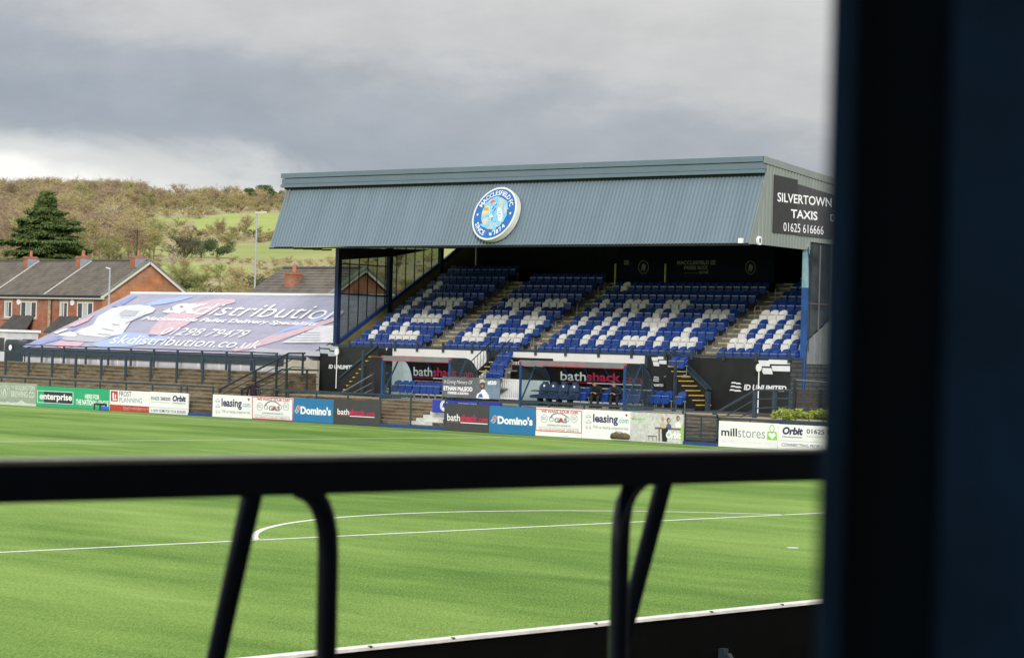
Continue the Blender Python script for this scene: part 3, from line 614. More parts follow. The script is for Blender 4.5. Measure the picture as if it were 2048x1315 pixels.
# terrace crush barriers
fence_run('crush_barrier', 'upper row of blue-grey barriers under the printed tent roof', [40, 84, 128, 172, 217, 262, 308, 355, 404, 453, 503, 553], 2.78, 43.7, TZ, [(2.78, .05), (2.32, .04)], 38, 556, w=.09, m=STEEL, cat='barrier', group='terrace barriers')
fence_run('crush_barrier', 'middle row of blue-grey barriers across the mossy terrace', [12, 58, 105, 152, 203, 252, 302, 354, 406, 459, 508], 2.46, 41.9, 1.2, [(2.46, .07)], -20, 510, w=.10, m=STEEL, cat='barrier', group='terrace barriers')
mb = MB()
t = thing('handrail', 'upper sloping black handrail climbing the terrace to the stand', 'handrail', (41, 55, 1))
def hr(t, P, X, r=.03, m=STEELD): MB().tube([at(x, y, 0, X) for x, y in P], r, 6).build('rail', m, t)
def pst(t, x, y0, y1, X, w=.06, m=STEELD, name='post'):
    a, b = at(x, y0, 0, X), at(x, y1, 0, X); MB().box((X-w/2, a.y-w/2, b.z), (X+w/2, a.y+w/2, a.z)).build(name, m, t)
hr(t, [(440, 778), (578, 706), (610, 706)], 41.0, .045); hr(t, [(440, 790), (585, 718), (610, 721)], 41.0, .02); hr(t, [(450, 800), (585, 733), (610, 735)], 41.0, .02)
for x, a, b in ((439, 776, 800), (511, 742, 795), (554, 720, 790), (574, 708, 780), (606, 706, 750)): pst(t, x, a, b, 41.0, .07)
t = thing('handrail', 'lower sloping black handrail meeting the black panel wall', 'handrail', (40.2, 54, 1))
hr(t, [(482, 780), (566, 738), (636, 740)], 40.3, .045); hr(t, [(482, 790), (566, 752), (636, 754)], 40.3, .018); hr(t, [(482, 802), (570, 766), (636, 768)], 40.3, .018)
for x, a, b in ((484, 778, 800), (574, 740, 800), (614, 741, 782)): pst(t, x, a, b, 40.3, .07)
# ------------------------------------------------------------------ end wall of pale concrete beside the black panels
mb = MB(); ya, yb = Yat(570, 44, 1.5), Yat(637, 44, 1.5); mb.box((43.9, ya, .8), (44.05, yb+.02, 2.5)); solid('concrete_wall', mb, mat('pale_stained_concrete', (.36, .34, .28), .9, var=.15, dirt=.6), 'pale stained concrete wall left of the black panels', 'wall')

# ------------------------------------------------------------------ printed tent left of the stand
TY0, TY1, EX, EZ, RX, RZ = 54.1, 75.2, 44.5, 2.68, 51.5, 5.64
def tent():
    t = thing('marquee', 'large marquee with a printed purple-grey roof sheet behind the terrace', 'marquee', (EX, (TY0+TY1)/2, 1.2))
    tarp = mat('printed_tarpaulin', (.27, .265, .36), .42, scale=1.1, col2=(.34, .335, .43), bump=.0)
    nt_ = tarp.node_tree; b = nt_.nodes['Principled BSDF']
    g = nt_.nodes.new('ShaderNodeNewGeometry'); mp_ = nt_.nodes.new('ShaderNodeMapping'); mp_.inputs['Rotation'].default_value = (0, 0, .5); mp_.inputs['Scale'].default_value = (1.2, .35, 1)
    wv = nt_.nodes.new('ShaderNodeTexNoise'); wv.inputs['Scale'].default_value = 1.6; wv.inputs['Detail'].default_value = 3; wv.inputs['Distortion'].default_value = 1.5
    bp = nt_.nodes.new('ShaderNodeBump'); bp.inputs['Strength'].default_value = .7; bp.inputs['Distance'].default_value = .25
    nt_.links.new(g.outputs['Position'], mp_.inputs[0]); nt_.links.new(mp_.outputs[0], wv.inputs['Vector']); nt_.links.new(wv.outputs[0], bp.inputs['Height']); nt_.links.new(bp.outputs[0], b.inputs['Normal'])
    mb = MB(); ny, nx = 60, 18; 
    for side in (0, 1):
        k = len(mb.v)
        for i in range(ny+1):
            for j in range(nx+1):
                f = j/nx; y = TY0+(TY1-TY0)*i/ny; sag = .02*math.sin(f*math.pi)*abs(math.sin(i/ny*math.pi*6))
                x = EX+(RX-EX)*f if side == 0 else 2*RX-EX-(RX-EX)*f
                mb.v.append((x, y, EZ+(RZ-EZ)*f-sag))
        for i in range(ny):
            for j in range(nx): mb.f.append((k+i*(nx+1)+j, k+i*(nx+1)+j+1, k+(i+1)*(nx+1)+j+1, k+(i+1)*(nx+1)+j)); mb.m.append(0)
    mb.build('roof_sheet', tarp, t, smooth=True)
    WT = mat('white_tent_wall', (.62, .62, .68), .5, var=.05)
    MB().box((EX+.1, TY0+.1, 1.2), (EX+.15, TY1-.05, EZ-.05)).build('side_wall', WT, t); MB().box((2*RX-EX-.15, TY0+.1, 1.2), (2*RX-EX-.1, TY1-.05, EZ-.05)).build('side_wall', WT, t)
    for yy in (TY0+.05, TY1-.1):
        MB().prism([(EX+.1, yy, 1.2), (2*RX-EX-.1, yy, 1.2), (2*RX-EX-.1, yy, EZ-.03), (RX, yy, RZ-.05), (EX+.1, yy, EZ-.03)], (0, .05, 0)).build('gable_wall', WT, t)
    MB().box((EX-.12, TY0, EZ-.42), (EX+.05, TY1+.05, EZ-.06)).build('gutter', STEEL, t)
    MB().tube([(RX, TY0, RZ+.03), (RX, TY1, RZ+.03)], .07, 8).build('ridge_pole', LETW, t)
    mb = MB(); 
    for k in range(15): y = TY0+(TY1-TY0)*k/14; mb.box((EX+.08, y-.03, 1.2), (EX+.1, y+.03, EZ-.1))
    mb.build('wall_frame', LETW, t)
    n_ = Vector((-(RZ-EZ), 0, RX-EX)).normalized(); o = Vector((EX, 0, EZ))
    def tp(k): return lambda x, y: atp(x, y, o+n_*(.02+.015*k), n_)
    A, B, C_ = tp(0), tp(1), tp(2)
    def sub(pts, pl, m, name='graphic'):
        pts = [(x, y) for x, y in pts]; return qpoly(t, pts, pl, m, name)
    BL1 = mat('print_sky_blue', (.30, .39, .66), .45, var=.1); BL2 = mat('print_blue', (.20, .24, .50), .45, var=.15); RD = mat('print_dusky_red', (.53, .37, .42), .45, var=.12); RD2 = mat('print_red', (.58, .33, .38), .45); GY = mat('print_grey', (.38, .38, .42), .45, var=.1); GL = mat('print_light', (.55, .60, .66), .45)
    sub([(388, 593), (366, 592.5), (318, 598), (290, 608), (300, 611), (330, 607), (360, 601)], A, BL1)
    sub([(440, 597), (470, 598), (471, 604), (440, 612), (418, 624), (392, 636), (372, 650), (330, 668), (300, 674), (296, 670), (303, 655), (318, 640), (345, 622), (385, 606)], A, RD)
    sub([(245, 664), (310, 668), (345, 676), (300, 686), (262, 692), (200, 694), (180, 688), (215, 676)], A, BL1)
    sub([(120, 682), (170, 684), (160, 691), (125, 696), (105, 690)], A, RD2)
    sub([(50, 688), (110, 675), (160, 650), (160, 655), (120, 678), (75, 690), (52, 694)], A, BL2)
    sub([(224, 612), (262, 592), (276, 591), (240, 613)], A, BL2)
    sub([(560, 663), (600, 655), (650, 640), (668, 634), (668, 642), (610, 662), (560, 680), (500, 697), (470, 702), (462, 699), (520, 680)], A, RD)
    sub([(600, 655), (640, 640), (668, 630), (668, 622), (645, 630), (595, 648), (560, 662), (545, 672)], A, BL1)
    sub([(520, 694), (562, 699), (640, 702), (640, 712), (560, 708), (500, 702)], A, GY)
    sub([(110, 672), (160, 655), (230, 650), (235, 672), (190, 684), (130, 680)], A, GY)
    LRY = mat('print_lorry_white', (.60, .61, .64), .45, var=.14, scale=2.5)
    sub([(196, 632), (222, 617), (240, 612), (276, 609), (300, 611), (311, 617), (306, 624), (290, 629), (262, 642), (244, 668), (205, 674), (150, 668), (158, 660), (186, 649)], B, LRY, 'printed_lorry')
    sub([(232, 628), (250, 614), (283, 613), (300, 617), (292, 624), (270, 637), (240, 634)], C_, GL, 'printed_windscreen')
    sub([(238, 626), (250, 619), (278, 621), (270, 632), (242, 632)], tp(3), GY, 'printed_windscreen')
    for q in ([(222, 646), (236, 648), (240, 650), (226, 649)], [(250, 645), (262, 640), (264, 641), (252, 647)], [(205, 655), (228, 660), (228, 661.5), (204, 657)], [(196, 666), (222, 668), (220, 669.6), (195, 667.6)]): sub(q, C_, GY)
    sub([(138, 650), (175, 634), (190, 628), (176, 641), (150, 652), (140, 653)], B, RD2)
    sub([(108, 664), (132, 656), (136, 658), (112, 667)], B, LETW)
    sub([(116, 668), (140, 663), (160, 666), (150, 672), (122, 671)], B, LETW)
    sub([(562, 685), (640, 651), (667, 650), (667, 685)], B, LRY, 'printed_lorry')
    for k in range(4): sub([(606-8*k, 664+5*k), (640, 664+5*k), (640, 665+5*k), (605-8*k, 665+5*k)], C_, GY)
    qtext(t, 'SK', [(350, 606), (418, 606.5), (396, 627), (322, 625)], B, LETW, bold=.06, shear=.25)
    qtext(t, 'distribution', [(410, 606), (700, 611), (672, 640), (383, 628)], B, LETW, bold=-.004, shear=.2)
    qtext(t, 'Nationwide Pallet Delivery Specialists', [(292, 632), (638, 643), (630, 653), (280, 641)], B, LETW, bold=.02, shear=.25)
    qtext(t, '01298 79479', [(334, 654), (503, 660), (488, 675), (318, 668)], B, LETW, bold=.0, shear=.25)
    qtext(t, 'skdistribution.co.uk', [(230, 668), (528, 681), (515, 697), (218, 686)], B, LETW, bold=-.003, shear=.25)
tent()

# ------------------------------------------------------------------ yard behind the ground
mb = MB(); mb.box((43.6, -40, -.05), (230, 260, 1.04)); struct('ground', mb, mat('yard_tarmac', (.07, .07, .07), .9, var=.3, scale=.5))

# ------------------------------------------------------------------ the grandstand
YF, YN, WX = 53.8, 27.45, 46.0          # far end, near end, front wall
VB, VT = (42.35, 7.55), (43.3, 10.22)   # valance bottom and top (x, z)
CLAD_F = mat('grey_blue_cladding', (.150, .205, .255), .38, var=.10, scale=.9, stretch=(.2, 1, .12), bump=.25, bscale=2.5, spec=.5, dirt=.10)
CLAD_T = mat('grey_blue_trim', (.125, .175, .215), .35, var=.06, scale=.5, spec=.5, dirt=.2)
CLAD_S = mat('cladding_warm_lit', (.20, .23, .215), .45, var=.10, scale=.9, stretch=(1, .2, .12), dirt=.10)  # same cladding mixed greener and warmer, the end's warm light painted in
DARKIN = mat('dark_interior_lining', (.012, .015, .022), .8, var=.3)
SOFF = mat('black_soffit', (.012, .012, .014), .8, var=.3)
def corr(A, B, C, D, pitch, depth, n_out):
    """ribbed sheet: bottom edge A->B, top edge C->D, ribs stand out along n_out"""
    A, B, C, D, n_out = map(Vector, (A, B, C, D, n_out)); Lw = (B-A).length; n = int(Lw/pitch); mb = MB()
    ts = []; 
    for i in range(n):
        for f, h in ((0, 0), (.16, 0), (.26, 1), (.74, 1), (.84, 0)): ts.append(((i+f)/n, h))
    ts.append((1, 0))
    for t_, h in ts: mb.v += [tuple(A.lerp(B, t_)+n_out*(h*depth)), tuple(C.lerp(D, t_)+n_out*(h*depth))]
    for i in range(len(ts)-1): mb.f.append((2*i, 2*i+2, 2*i+3, 2*i+1)); mb.m.append(0)
    return mb
st = thing('grandstand', 'dark main stand with grey cladding roof and rows of blue and white seats', 'stand', (WX, (YF+YN)/2, 1.05))
VYF = 54.4
nrm = Vector((-(VT[1]-VB[1]), 0, (VT[0]-VB[0]))).normalized()
corr((VB[0], VYF, VB[1]), (VB[0], YN, VB[1]), (VT[0], VYF, VT[1]), (VT[0], YN, VT[1]), .19, .045, nrm).build('valance_cladding', CLAD_F, st)
MB().beam((VB[0]+.02, VYF, VB[1]-.05), (VB[0]+.02, YN, VB[1]-.05), .10, .06).build('valance_drip', SOFF, st)
# fascia: three stepped trims above the valance
MB().box((43.02, YN-.02, 10.28), (43.3, VYF+.12, 10.42)).build('gutter', CLAD_T, st)
MB().box((43.10, YN-.02, 10.44), (43.3, VYF+.12, 10.68)).build('fascia', CLAD_T, st)
MB().box((43.05, YN-.04, 10.71), (43.3, VYF+.14, 10.92)).build('fascia', CLAD_T, st)
MB().box((43.16, YN, 10.2), (43.29, VYF, 10.72)).build('fascia_backing', SOFF, st)
RB = 55.6; rz = lambda x: 10.86-(x-43.3)*.115
MB().prism([(43.3, YN+.02, rz(43.3)-.12), (43.3, YN+.02, rz(43.3)), (RB, YN+.02, rz(RB)), (RB, YN+.02, rz(RB)-.12)], (0, VYF-YN, 0)).build('roof', CLAD_S, st)
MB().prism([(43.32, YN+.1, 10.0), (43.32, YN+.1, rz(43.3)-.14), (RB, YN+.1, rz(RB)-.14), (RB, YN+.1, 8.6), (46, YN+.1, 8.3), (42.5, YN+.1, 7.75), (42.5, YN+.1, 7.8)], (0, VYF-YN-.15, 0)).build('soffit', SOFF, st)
# near end cladding
def sidez(px): return at(px, 0, 1, YN)
ys_ = YN-.01
mb = corr((VB[0]+.02, ys_, VB[1]-.02), (43.3, ys_, 7.53), (VB[0]+.02, ys_, VB[1]+.02), (43.3, ys_, VT[1]+.4), .20, .035, (0, -1, 0)); mb.build('end_cladding', CLAD_S, st)
corr((43.3, ys_, 7.53), (46.3, ys_, 7.47), (43.3, ys_, 10.68), (46.3, ys_, rz(46.3)-.15), .20, .035, (0, -1, 0)).build('end_cladding', CLAD_S, st)
corr((46.3, ys_, 7.80), (RB, ys_, 7.6), (46.3, ys_, rz(46.3)-.15), (RB, ys_, rz(RB)-.15), .20, .035, (0, -1, 0)).build('end_cladding', CLAD_S, st)
MB().prism([(43.05, YN-.08, 10.66), (43.05, YN-.08, 10.92), (RB+.1, YN-.08, rz(RB)+.04), (RB+.1, YN-.08, rz(RB)-.22)], (0, .06, 0)).build('barge_trim', CLAD_S, st)
MB().prism([(VB[0]-.05, YN-.05, VB[1]-.03), (VB[0]+.16, YN-.05, VB[1]-.03), (VT[0]+.16, YN-.05, VT[1]+.1), (VT[0]-.05, YN-.05, VT[1]+.1)], (0, .05, 0)).build('corner_trim', CLAD_S, st)
# far end gable above the glass, seen only from inside and beyond
MB().prism([(42.5, YF+.25, 7.7), (46, YF+.25, 7.75), (RB, YF+.25, 8.1), (RB, YF+.25, rz(RB)-.14), (43.3, YF+.25, rz(43.3)-.14)], (0, .05, 0)).build('end_cladding', CLAD_S, st)
for k in range(6): x_ = 42.6+k*.6; MB().box((x_, YF, 7.50+.01*k), (x_+.06, VYF-.02, 7.62)).build('soffit_bracket', SOFF, st)
# back wall
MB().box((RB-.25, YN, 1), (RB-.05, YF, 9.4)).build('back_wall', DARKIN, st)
ROW0, RISE, TREAD, NR = 2.78, .40, .70, 10
# seating deck
pts = [(WX, ROW0-.02)]; 
for i in range(NR): pts += [(WX+.02+TREAD*i, ROW0+RISE*i), (WX+.02+TREAD*(i+1), ROW0+RISE*i)]
pts += [(RB-.3, ROW0+RISE*(NR-1)), (RB-.3, 1.1), (WX+.25, 1.1), (WX+.25, ROW0-.02)]
MB().prism([(a_, YN+.06, b_) for a_, b_ in pts], (0, YF-YN-.12, 0)).build('seating_deck', CONC, st)

# aisles (in world y): block starts from the photo
def Yseat(px, row, dz=.55): return Yat(px, WX+.35+TREAD*(row-1), ROW0+RISE*(row-1)+dz)
PIT_ = .4455
BLK = {}
BLK['A'] = (Yseat(709.6, 1), 10, "leftmost block"); BLK['B'] = (Yseat(896, 1), 10, "second block"); BLK['C'] = (Yseat(1084.5, 1), 19, "widest block"); BLK['D'] = (Yseat(1442.6, 1), 10, "rightmost block")
SEATB = mat('royal_blue_seat_plastic', (.006, .040, .225), .30, var=.15, scale=4, spec=.5); SEATW = mat('white_seat_plastic', (.72, .73, .72), .38, var=.06, scale=4)
SFR = mat('seat_bracket_metal', (.42, .43, .44), .4, metal=.6)
def aisle(ya, yb, i0=0, i1=NR):
    mbs, mbn = MB(), MB()
    for i in range(i0, i1):
        x0 = WX+.02+TREAD*i; z0 = ROW0+RISE*i
        if i < NR-1: mbs.box((x0+.35, ya, z0+.003), (x0+.70-.003, yb, z0+.20)); mbn.box((x0+.345, ya+.01, z0+.165), (x0+.42, yb-.01, z0+.206))
        mbn.box((x0-.006, ya+.01, z0-.04), (x0+.075, yb-.01, z0+.006))
    mbs.build('aisle_steps', CONC, st); 
    o = mbn.build('step_nosings', YEL, st)
half = PIT_/2
ends = {k: (v[0]+half, v[0]-PIT_*(v[1]-1)-half) for k, v in BLK.items()}
aisle(ends['B'][0]+.05, ends['A'][1]-.05); aisle(ends['C'][0]+.05, ends['B'][1]-.05); aisle(ends['D'][0]+.05, ends['C'][1]-.05)
# aisle handrail hoops
RAILM = mat('galvanised_rail', (.22, .23, .24), .45, metal=.5)
def hoop(y, row, lab):
    x0 = WX+.05+TREAD*(row-1); z0 = ROW0+RISE*(row-1)
    mb = MB(); mb.tube([(x0, y, z0), (x0, y, z0+.88), (x0+.07, y, z0+.95), (x0+.35, y, z0+.98), (x0+.42, y, z0+.9), (x0+.42, y, z0+.2)], .02, 6)
    solid('aisle_hoop', mb, RAILM, lab, 'rail', 'hoops beside the aisles')
ORD = ['', 'first', 'second', 'third', 'fourth', 'fifth', 'sixth', 'seventh', 'eighth', 'ninth', 'tenth', 'eleventh', 'twelfth', 'thirteenth', 'fourteenth', 'fifteenth', 'sixteenth', 'seventeenth', 'eighteenth', 'nineteenth']
for nm, yy in (('first', ends['B'][0]), ('second', ends['C'][0]), ('third', ends['D'][0])):
    for rw in (1, 3, 5, 7): hoop(yy+.03, rw, f'grey hoop rail at the {ORD[rw]} row beside the {nm} aisle from the left')

# seats --------------------------------------------------------------------
def seat_meshes():
    # origin on the floor at the seat centre; faces -X
    bk, pn, br = MB(), MB(), MB(); w = .205
    prof = [(-w, 0), (-w, .24), (-w+.02, .31), (-w+.07, .355), (-.06, .375), (.06, .375), (w-.07, .355), (w-.02, .31), (w, .24), (w, 0)]
    for (off, th) in ((0, 0),):
        F_ = [(.05+.13*(z_/.375)+(-.035 if abs(y_) > .15 else 0), y_, .43+z_) for y_, z_ in prof]; B_ = [(x+.028, y, z) for x, y, z in F_]
    n = len(F_); bk.add(F_+B_, [tuple(range(n)), tuple(range(2*n-1, n-1, -1))]+[(i, i+n, (i+1) % n+n, (i+1) % n) for i in range(n)])
    bk.box((.02, -w-.0, .415), (.06, w+.0, .43))
    prof = [(-w+.01, 0), (-w+.01, .26), (-w+.04, .30), (w-.04, .30), (w-.01, .26), (w-.01, 0), (w-.05, -.05), (-w+.05, -.05)]
    F_ = [(-.12+(.035 if 0 < i < 5 else 0), y_*.90, .335+z_*.86) for i, (y_, z_) in enumerate(prof)]; B_ = [(x+.06, y, z) for x, y, z in F_]; n = len(F_)
    pn.add(F_+B_, [tuple(range(n)), tuple(range(2*n-1, n-1, -1))]+[(i, i+n, (i+1) % n+n, (i+1) % n) for i in range(n)])
    for s in (-1, 1): br.box((-.07, s*(w+.008), .40), (.10, s*(w+.022), .44)).box((.02, s*(w+.008), .05), (.05, s*(w+.022), .40))
    br.box((.03, -w, .02), (.09, w, .07)); pn.box((-.105, -w+.03, .590), (-.075, w-.03, .612), 1)
    return bk, pn, br
bk, pn, br = seat_meshes()
def proto(col, name):
    t = thing('tip_up_seat', name, 'seat', (0, 0, 0), 'tip-up seats in the main stand')
    a_ = bk.build('backrest', col, t); b_ = pn.build('seat_pan', [col, SFR], t); c_ = br.build('bracket', SFR, t); return t
PB, PW = proto(SEATB, 'x'), proto(SEATW, 'x')
used = {id(PB): False, id(PW): False}
def place(src, loc, label):
    kids = [o for o in src.children]
    if not used[id(src)]:
        used[id(src)] = True; src.location = loc; src['label'] = label; return
    r_ = src.copy(); COL.objects.link(r_); r_.location = loc; r_['label'] = label
    for k in kids: c = k.copy(); COL.objects.link(c); c.parent = r_
PAT = {'A': {2: 'bwbbwwwwbb', 3: 'bwbbwbbbbb', 4: 'bwbbwwwwbb', 5: 'bwbbwbbwbb', 6: 'bwbbwwwwbb', 7: 'bwbbbbbbbb', 8: 'bwbbbbbbbb'},
       'B': {2: 'bwwwbbwwwb', 3: 'bwbwbbbbwb', 4: 'bwwwbbwwwb', 5: 'bbbwbbwbbb', 6: 'bwwwbbwwwb'},
       'C': {2: 'bwbbwbwbbwwwbwbwwwb', 3: 'bwbbwbwbbbbwbbbwbbb', 4: 'bwbbwbwbbwwwbbbwbbb', 5: 'bwbbwbwbbwbwbbbwwwb', 6: 'bwbbwwwbbwwwbbbbbbb', 8: 'bwbbbbbbbbbbbbbbbbb'},
       'D': {2: 'wwwbwbwbww', 3: 'wbwbwbwbbw', 4: 'wbwbwbwwbb', 5: 'wwwbwwwbwb', 6: 'bbbbbbbbbb'}}
ROWS = {'A': 10, 'B': 9, 'C': 8, 'D': 9}
cnt = 0; rest = MB()
for row in range(1, 11):
    for b_, (y_, n_, nm) in BLK.items():
        if row > ROWS[b_]: continue
        pt = PAT[b_].get(row, 'b'*n_)
        nn = n_ if b_ != 'A' else 10
        for i in range(nn):
            x_ = WX+.35+TREAD*(row-1); z_ = ROW0+RISE*(row-1); yy = y_-PIT_*i
            if b_ == 'D' and yy < YN+.3: continue
            c_ = pt[i] if i < len(pt) else 'b'
            src = PW if c_ == 'w' else PB
            if cnt < 296:
                place(src, (x_, yy, z_), f"{'white' if c_ == 'w' else 'blue'} tip-up seat, {ORD[i+1]} from left in the {ORD[row]} row of the {nm}"); cnt += 1
            else:
                for part in (bk, pn):
                    rest.add([(a+x_, b+yy, c+z_) for a, b, c in part.v], part.f, 1 if c_ == 'w' else 0)
                    for q_ in range(len(part.m)): rest.m[-1-q_] = 2 if part.m[-1-q_] else rest.m[-1-q_]
                rest.add([(a+x_, b+yy, c+z_) for a, b, c in br.v], br.f, 2)
rest.build('tip_up_seats', [SEATB, SEATW, SFR], None, kind='stuff', label='remaining blue and white seats in the shaded upper rows', cat='seats')
# extra low seats beside the central stair and the right-hand stair
LOWF = MB()
k = 0
for (px, X, z0, nm) in ((1001, 45.3, 2.38, 'left seat of the pair just above the central steel stair'), (1015, 45.3, 2.38, 'right seat of the pair just above the central steel stair'), (990, 44.7, 2.0, 'left of the middle pair of low seats by the central stair'), (1004, 44.7, 2.0, 'right of the middle pair of low seats by the central stair'), (981, 44.1, 1.62, 'left of the lowest pair of seats by the central stair'), (996, 44.1, 1.62, 'right of the lowest pair of seats by the central stair'), (1347, 45.35, 2.38, 'left of two low seats at the top of the right-hand stair'), (1364, 45.35, 2.38, 'right of two low seats at the top of the right-hand stair')):
    place(PB, (X, Yat(px, X, z0+.5), z0), 'blue tip-up '+nm)
    MB().box((X-.3, Yat(px, X, z0+.5)-.235, z0-.06), (X+.38, Yat(px, X, z0+.5)+.235, z0-.004)).build('seat_step', CONC, st)

# kick rail in front of the first row
mb_r = MB(); MB().box((WX-.06, YN, 3.17), (WX-.0, YF, 3.26)).build('front_rail', STEEL, st)
for px in (698, 742, 790, 834, 886, 944, 975, 1071, 1131, 1197, 1263, 1330, 1383, 1447, 1512, 1578):
    y_ = Yat(px, WX-.1, 3.2); MB().box((WX-.13, y_-.05, 3.05), (WX-.065, y_+.05, 3.47)).build('rail_post', STEEL, st)

# glazed ends ------------------------------------------------------------
GL = glass_mat('tinted_end_glass', (.62, .66, .62), .20)
NAVY2 = NAVYP
LOWW = mat('ochre_painted_wall', (.16, .14, .065), .8, var=.25, scale=2, dirt=.4)
def col_(x, y, z0, z1, w, m, name='column'): MB().box((x-w/2, y-w/2, z0), (x+w/2, y+w/2, z1)).build(name, m, st)
sz = lambda x: 3.35+(x-46.2)*(7.19-3.45)/(52.68-46.35)+.0
col_(46.12, YF, 1.1, 7.7, .22, NAVY2); col_(49.45, YF, 1.1, 7.9, .22, NAVY2); col_(52.9, YF, 1.1, 8.1, .2, NAVY2)
MB().beam((46.25, YF, sz(46.25)), (54.5, YF, sz(54.5)), .14, .16).build('sloping_beam', BLUEP, st)
MB().prism([(46.25, YF-.04, 1.1), (RB-.3, YF-.04, 1.1), (RB-.3, YF-.04, sz(RB-.3)-.1), (46.25, YF-.04, sz(46.25)-.1)], (0, .08, 0)).build('end_wall', LOWW, st)
MB().prism([(46.25, YF+.0, sz(46.25)+.08), (52.8, YF+.0, sz(52.8)+.08), (52.8, YF+.0, 8.1), (46.25, YF+.0, 7.7)], (0, .012, 0)).build('glazing', GL, st)
MB().box((46.24, YF-.03, 5.55), (49.33, YF-.005, 5.63)).build('transom', BLUEP, st)
mb = MB()
MB().box((46.24, YF-.03, 6.95), (49.33, YF-.005, 7.0)).build('transom', SOFF, st)
for x_ in (46.82, 47.43, 48.0, 48.6, 49.15, 49.9, 50.5, 51.1, 51.7, 52.25): MB().box((x_-.022, YF-.035, sz(x_)+.08), (x_+.022, YF-.006, 7.75+(x_-46.2)*.04)).build('mullion', SOFF, st)
MB().prism([(46.2, YF-.14, 7.15), (46.2, YF-.14, 7.7), (52, YF-.14, 7.9), (49.5, YF-.14, 7.45)], (0, .09, 0)).build('haunch', SOFF, st)
# near end
PEEL = mat('peeling_pale_blue_paint', (.12, .30, .42), .5, scale=5, col2=(.32, .42, .44))
MB().box((46.05, YN-.02, 6.0), (46.24, YN+.17, 7.75)).build('column', PEEL, st)
MB().box((46.05, YN-.02, 1.1), (46.24, YN+.17, 5.995)).build('column', mat('bright_blue_column', (.014, .07, .24), .4, var=.25), st)
NG = glass_mat('near_end_glass', (.45, .5, .5), .3)
szn = lambda x: 3.9+(x-46.2)*.58
MB().prism([(46.26, YN+.02, szn(46.26)), (RB-.3, YN+.02, szn(RB-.3)), (RB-.3, YN+.02, 7.7), (46.26, YN+.02, 7.75)], (0, .012, 0)).build('glazing', NG, st)
for x_ in (47.0, 47.75, 48.5, 49.25, 50, 50.75, 51.5): MB().box((x_-.025, YN-.01, szn(x_)), (x_+.025, YN+.018, 7.7)).build('mullion', RAILM, st)
MB().box((46.26, YN-.012, 5.36), (49.1, YN+.018, 5.42)).build('transom', mat('rusty_transom', (.12, .07, .05), .7), st)
corr((46.26, YN-.012, 3.02), (RB-.3, YN-.012, 3.02), (46.26, YN-.012, szn(46.26)), (RB-.3, YN-.012, szn(RB-.3)), .38, .03, (0, -1, 0)).build('end_cladding', mat('grey_wedge_cladding', (.16, .18, .18), .5, dirt=.2), st)
BRK = bpy.data.materials.new('dark_painted_brick'); BRK.use_nodes = True
def brick_nodes(m, c1, c2, mo, sc_, swap=True):
    t = m.node_tree; b = t.nodes['Principled BSDF']; l = t.links.new
    g = t.nodes.new('ShaderNodeNewGeometry'); s = t.nodes.new('ShaderNodeSeparateXYZ'); l(g.outputs['Position'], s.inputs[0]); a = t.nodes.new('ShaderNodeMath'); a.operation = 'ADD'; l(s.outputs[0], a.inputs[0]); l(s.outputs[1], a.inputs[1])
    c = t.nodes.new('ShaderNodeCombineXYZ'); l(a.outputs[0], c.inputs[0]); l(s.outputs[2], c.inputs[1])
    br_ = t.nodes.new('ShaderNodeTexBrick'); l(c.outputs[0], br_.inputs['Vector']); br_.inputs['Scale'].default_value = sc_; br_.inputs['Color1'].default_value = (*c1, 1); br_.inputs['Color2'].default_value = (*c2, 1); br_.inputs['Mortar'].default_value = (*mo, 1)
    br_.inputs['Mortar Size'].default_value = .012; br_.inputs['Brick Width'].default_value = .225; br_.inputs['Row Height'].default_value = .075
    n = t.nodes.new('ShaderNodeTexNoise'); n.inputs['Scale'].default_value = 1.2; n.inputs['Detail'].default_value = 8; l(g.outputs['Position'], n.inputs['Vector'])
    mr = t.nodes.new('ShaderNodeMapRange'); mr.inputs[1].default_value = .3; mr.inputs[2].default_value = .7; mr.inputs[3].default_value = .72; mr.inputs[4].default_value = 1.2; l(n.outputs[0], mr.inputs[0])
    mx = t.nodes.new('ShaderNodeMix'); mx.data_type = 'RGBA'; mx.blend_type = 'MULTIPLY'; mx.inputs[0].default_value = 1; l(br_.outputs[0], mx.inputs[6]); l(mr.outputs[0], mx.inputs[7]); l(mx.outputs[2], b.inputs['Base Color']); b.inputs['Roughness'].default_value = .9
brick_nodes(BRK, (.055, .06, .06), (.07, .075, .075), (.028, .03, .03), .42)
MB().box((46.26, YN-.0, 1.05), (RB-.3, YN+.2, 3.0)).build('end_wall', BRK, st)
yb_ = Yat(1581, WX, 2.5)
MB().box((WX-.02, YN, 1.05), (WX+.018, yb_-.01, 3.16)).build('front_wall', BRK, st)
MB().box((WX+.0, yb_, 1.05), (WX+.018, YF+.1, 3.15)).build('front_wall', mat('dark_front_wall', (.03, .032, .035), .8, var=.3), st)
# conduits on the near column
mb = MB(); mb.tube([(46.0, YN-.1, 7.5), (46.3, YN-.1, 6.8), (46.25, YN-.1, 4.5), (46.1, YN-.1, 3.2), (46.05, YN-.1, 1.5)], .02, 6); mb.tube([(46.1, YN-.06, 7.6), (46.32, YN-.06, 5.4), (46.3, YN-.06, 3.5)], .015, 6); solid('cable_conduit', mb, STEELD, 'dark cables running down the pale blue column', 'cable')

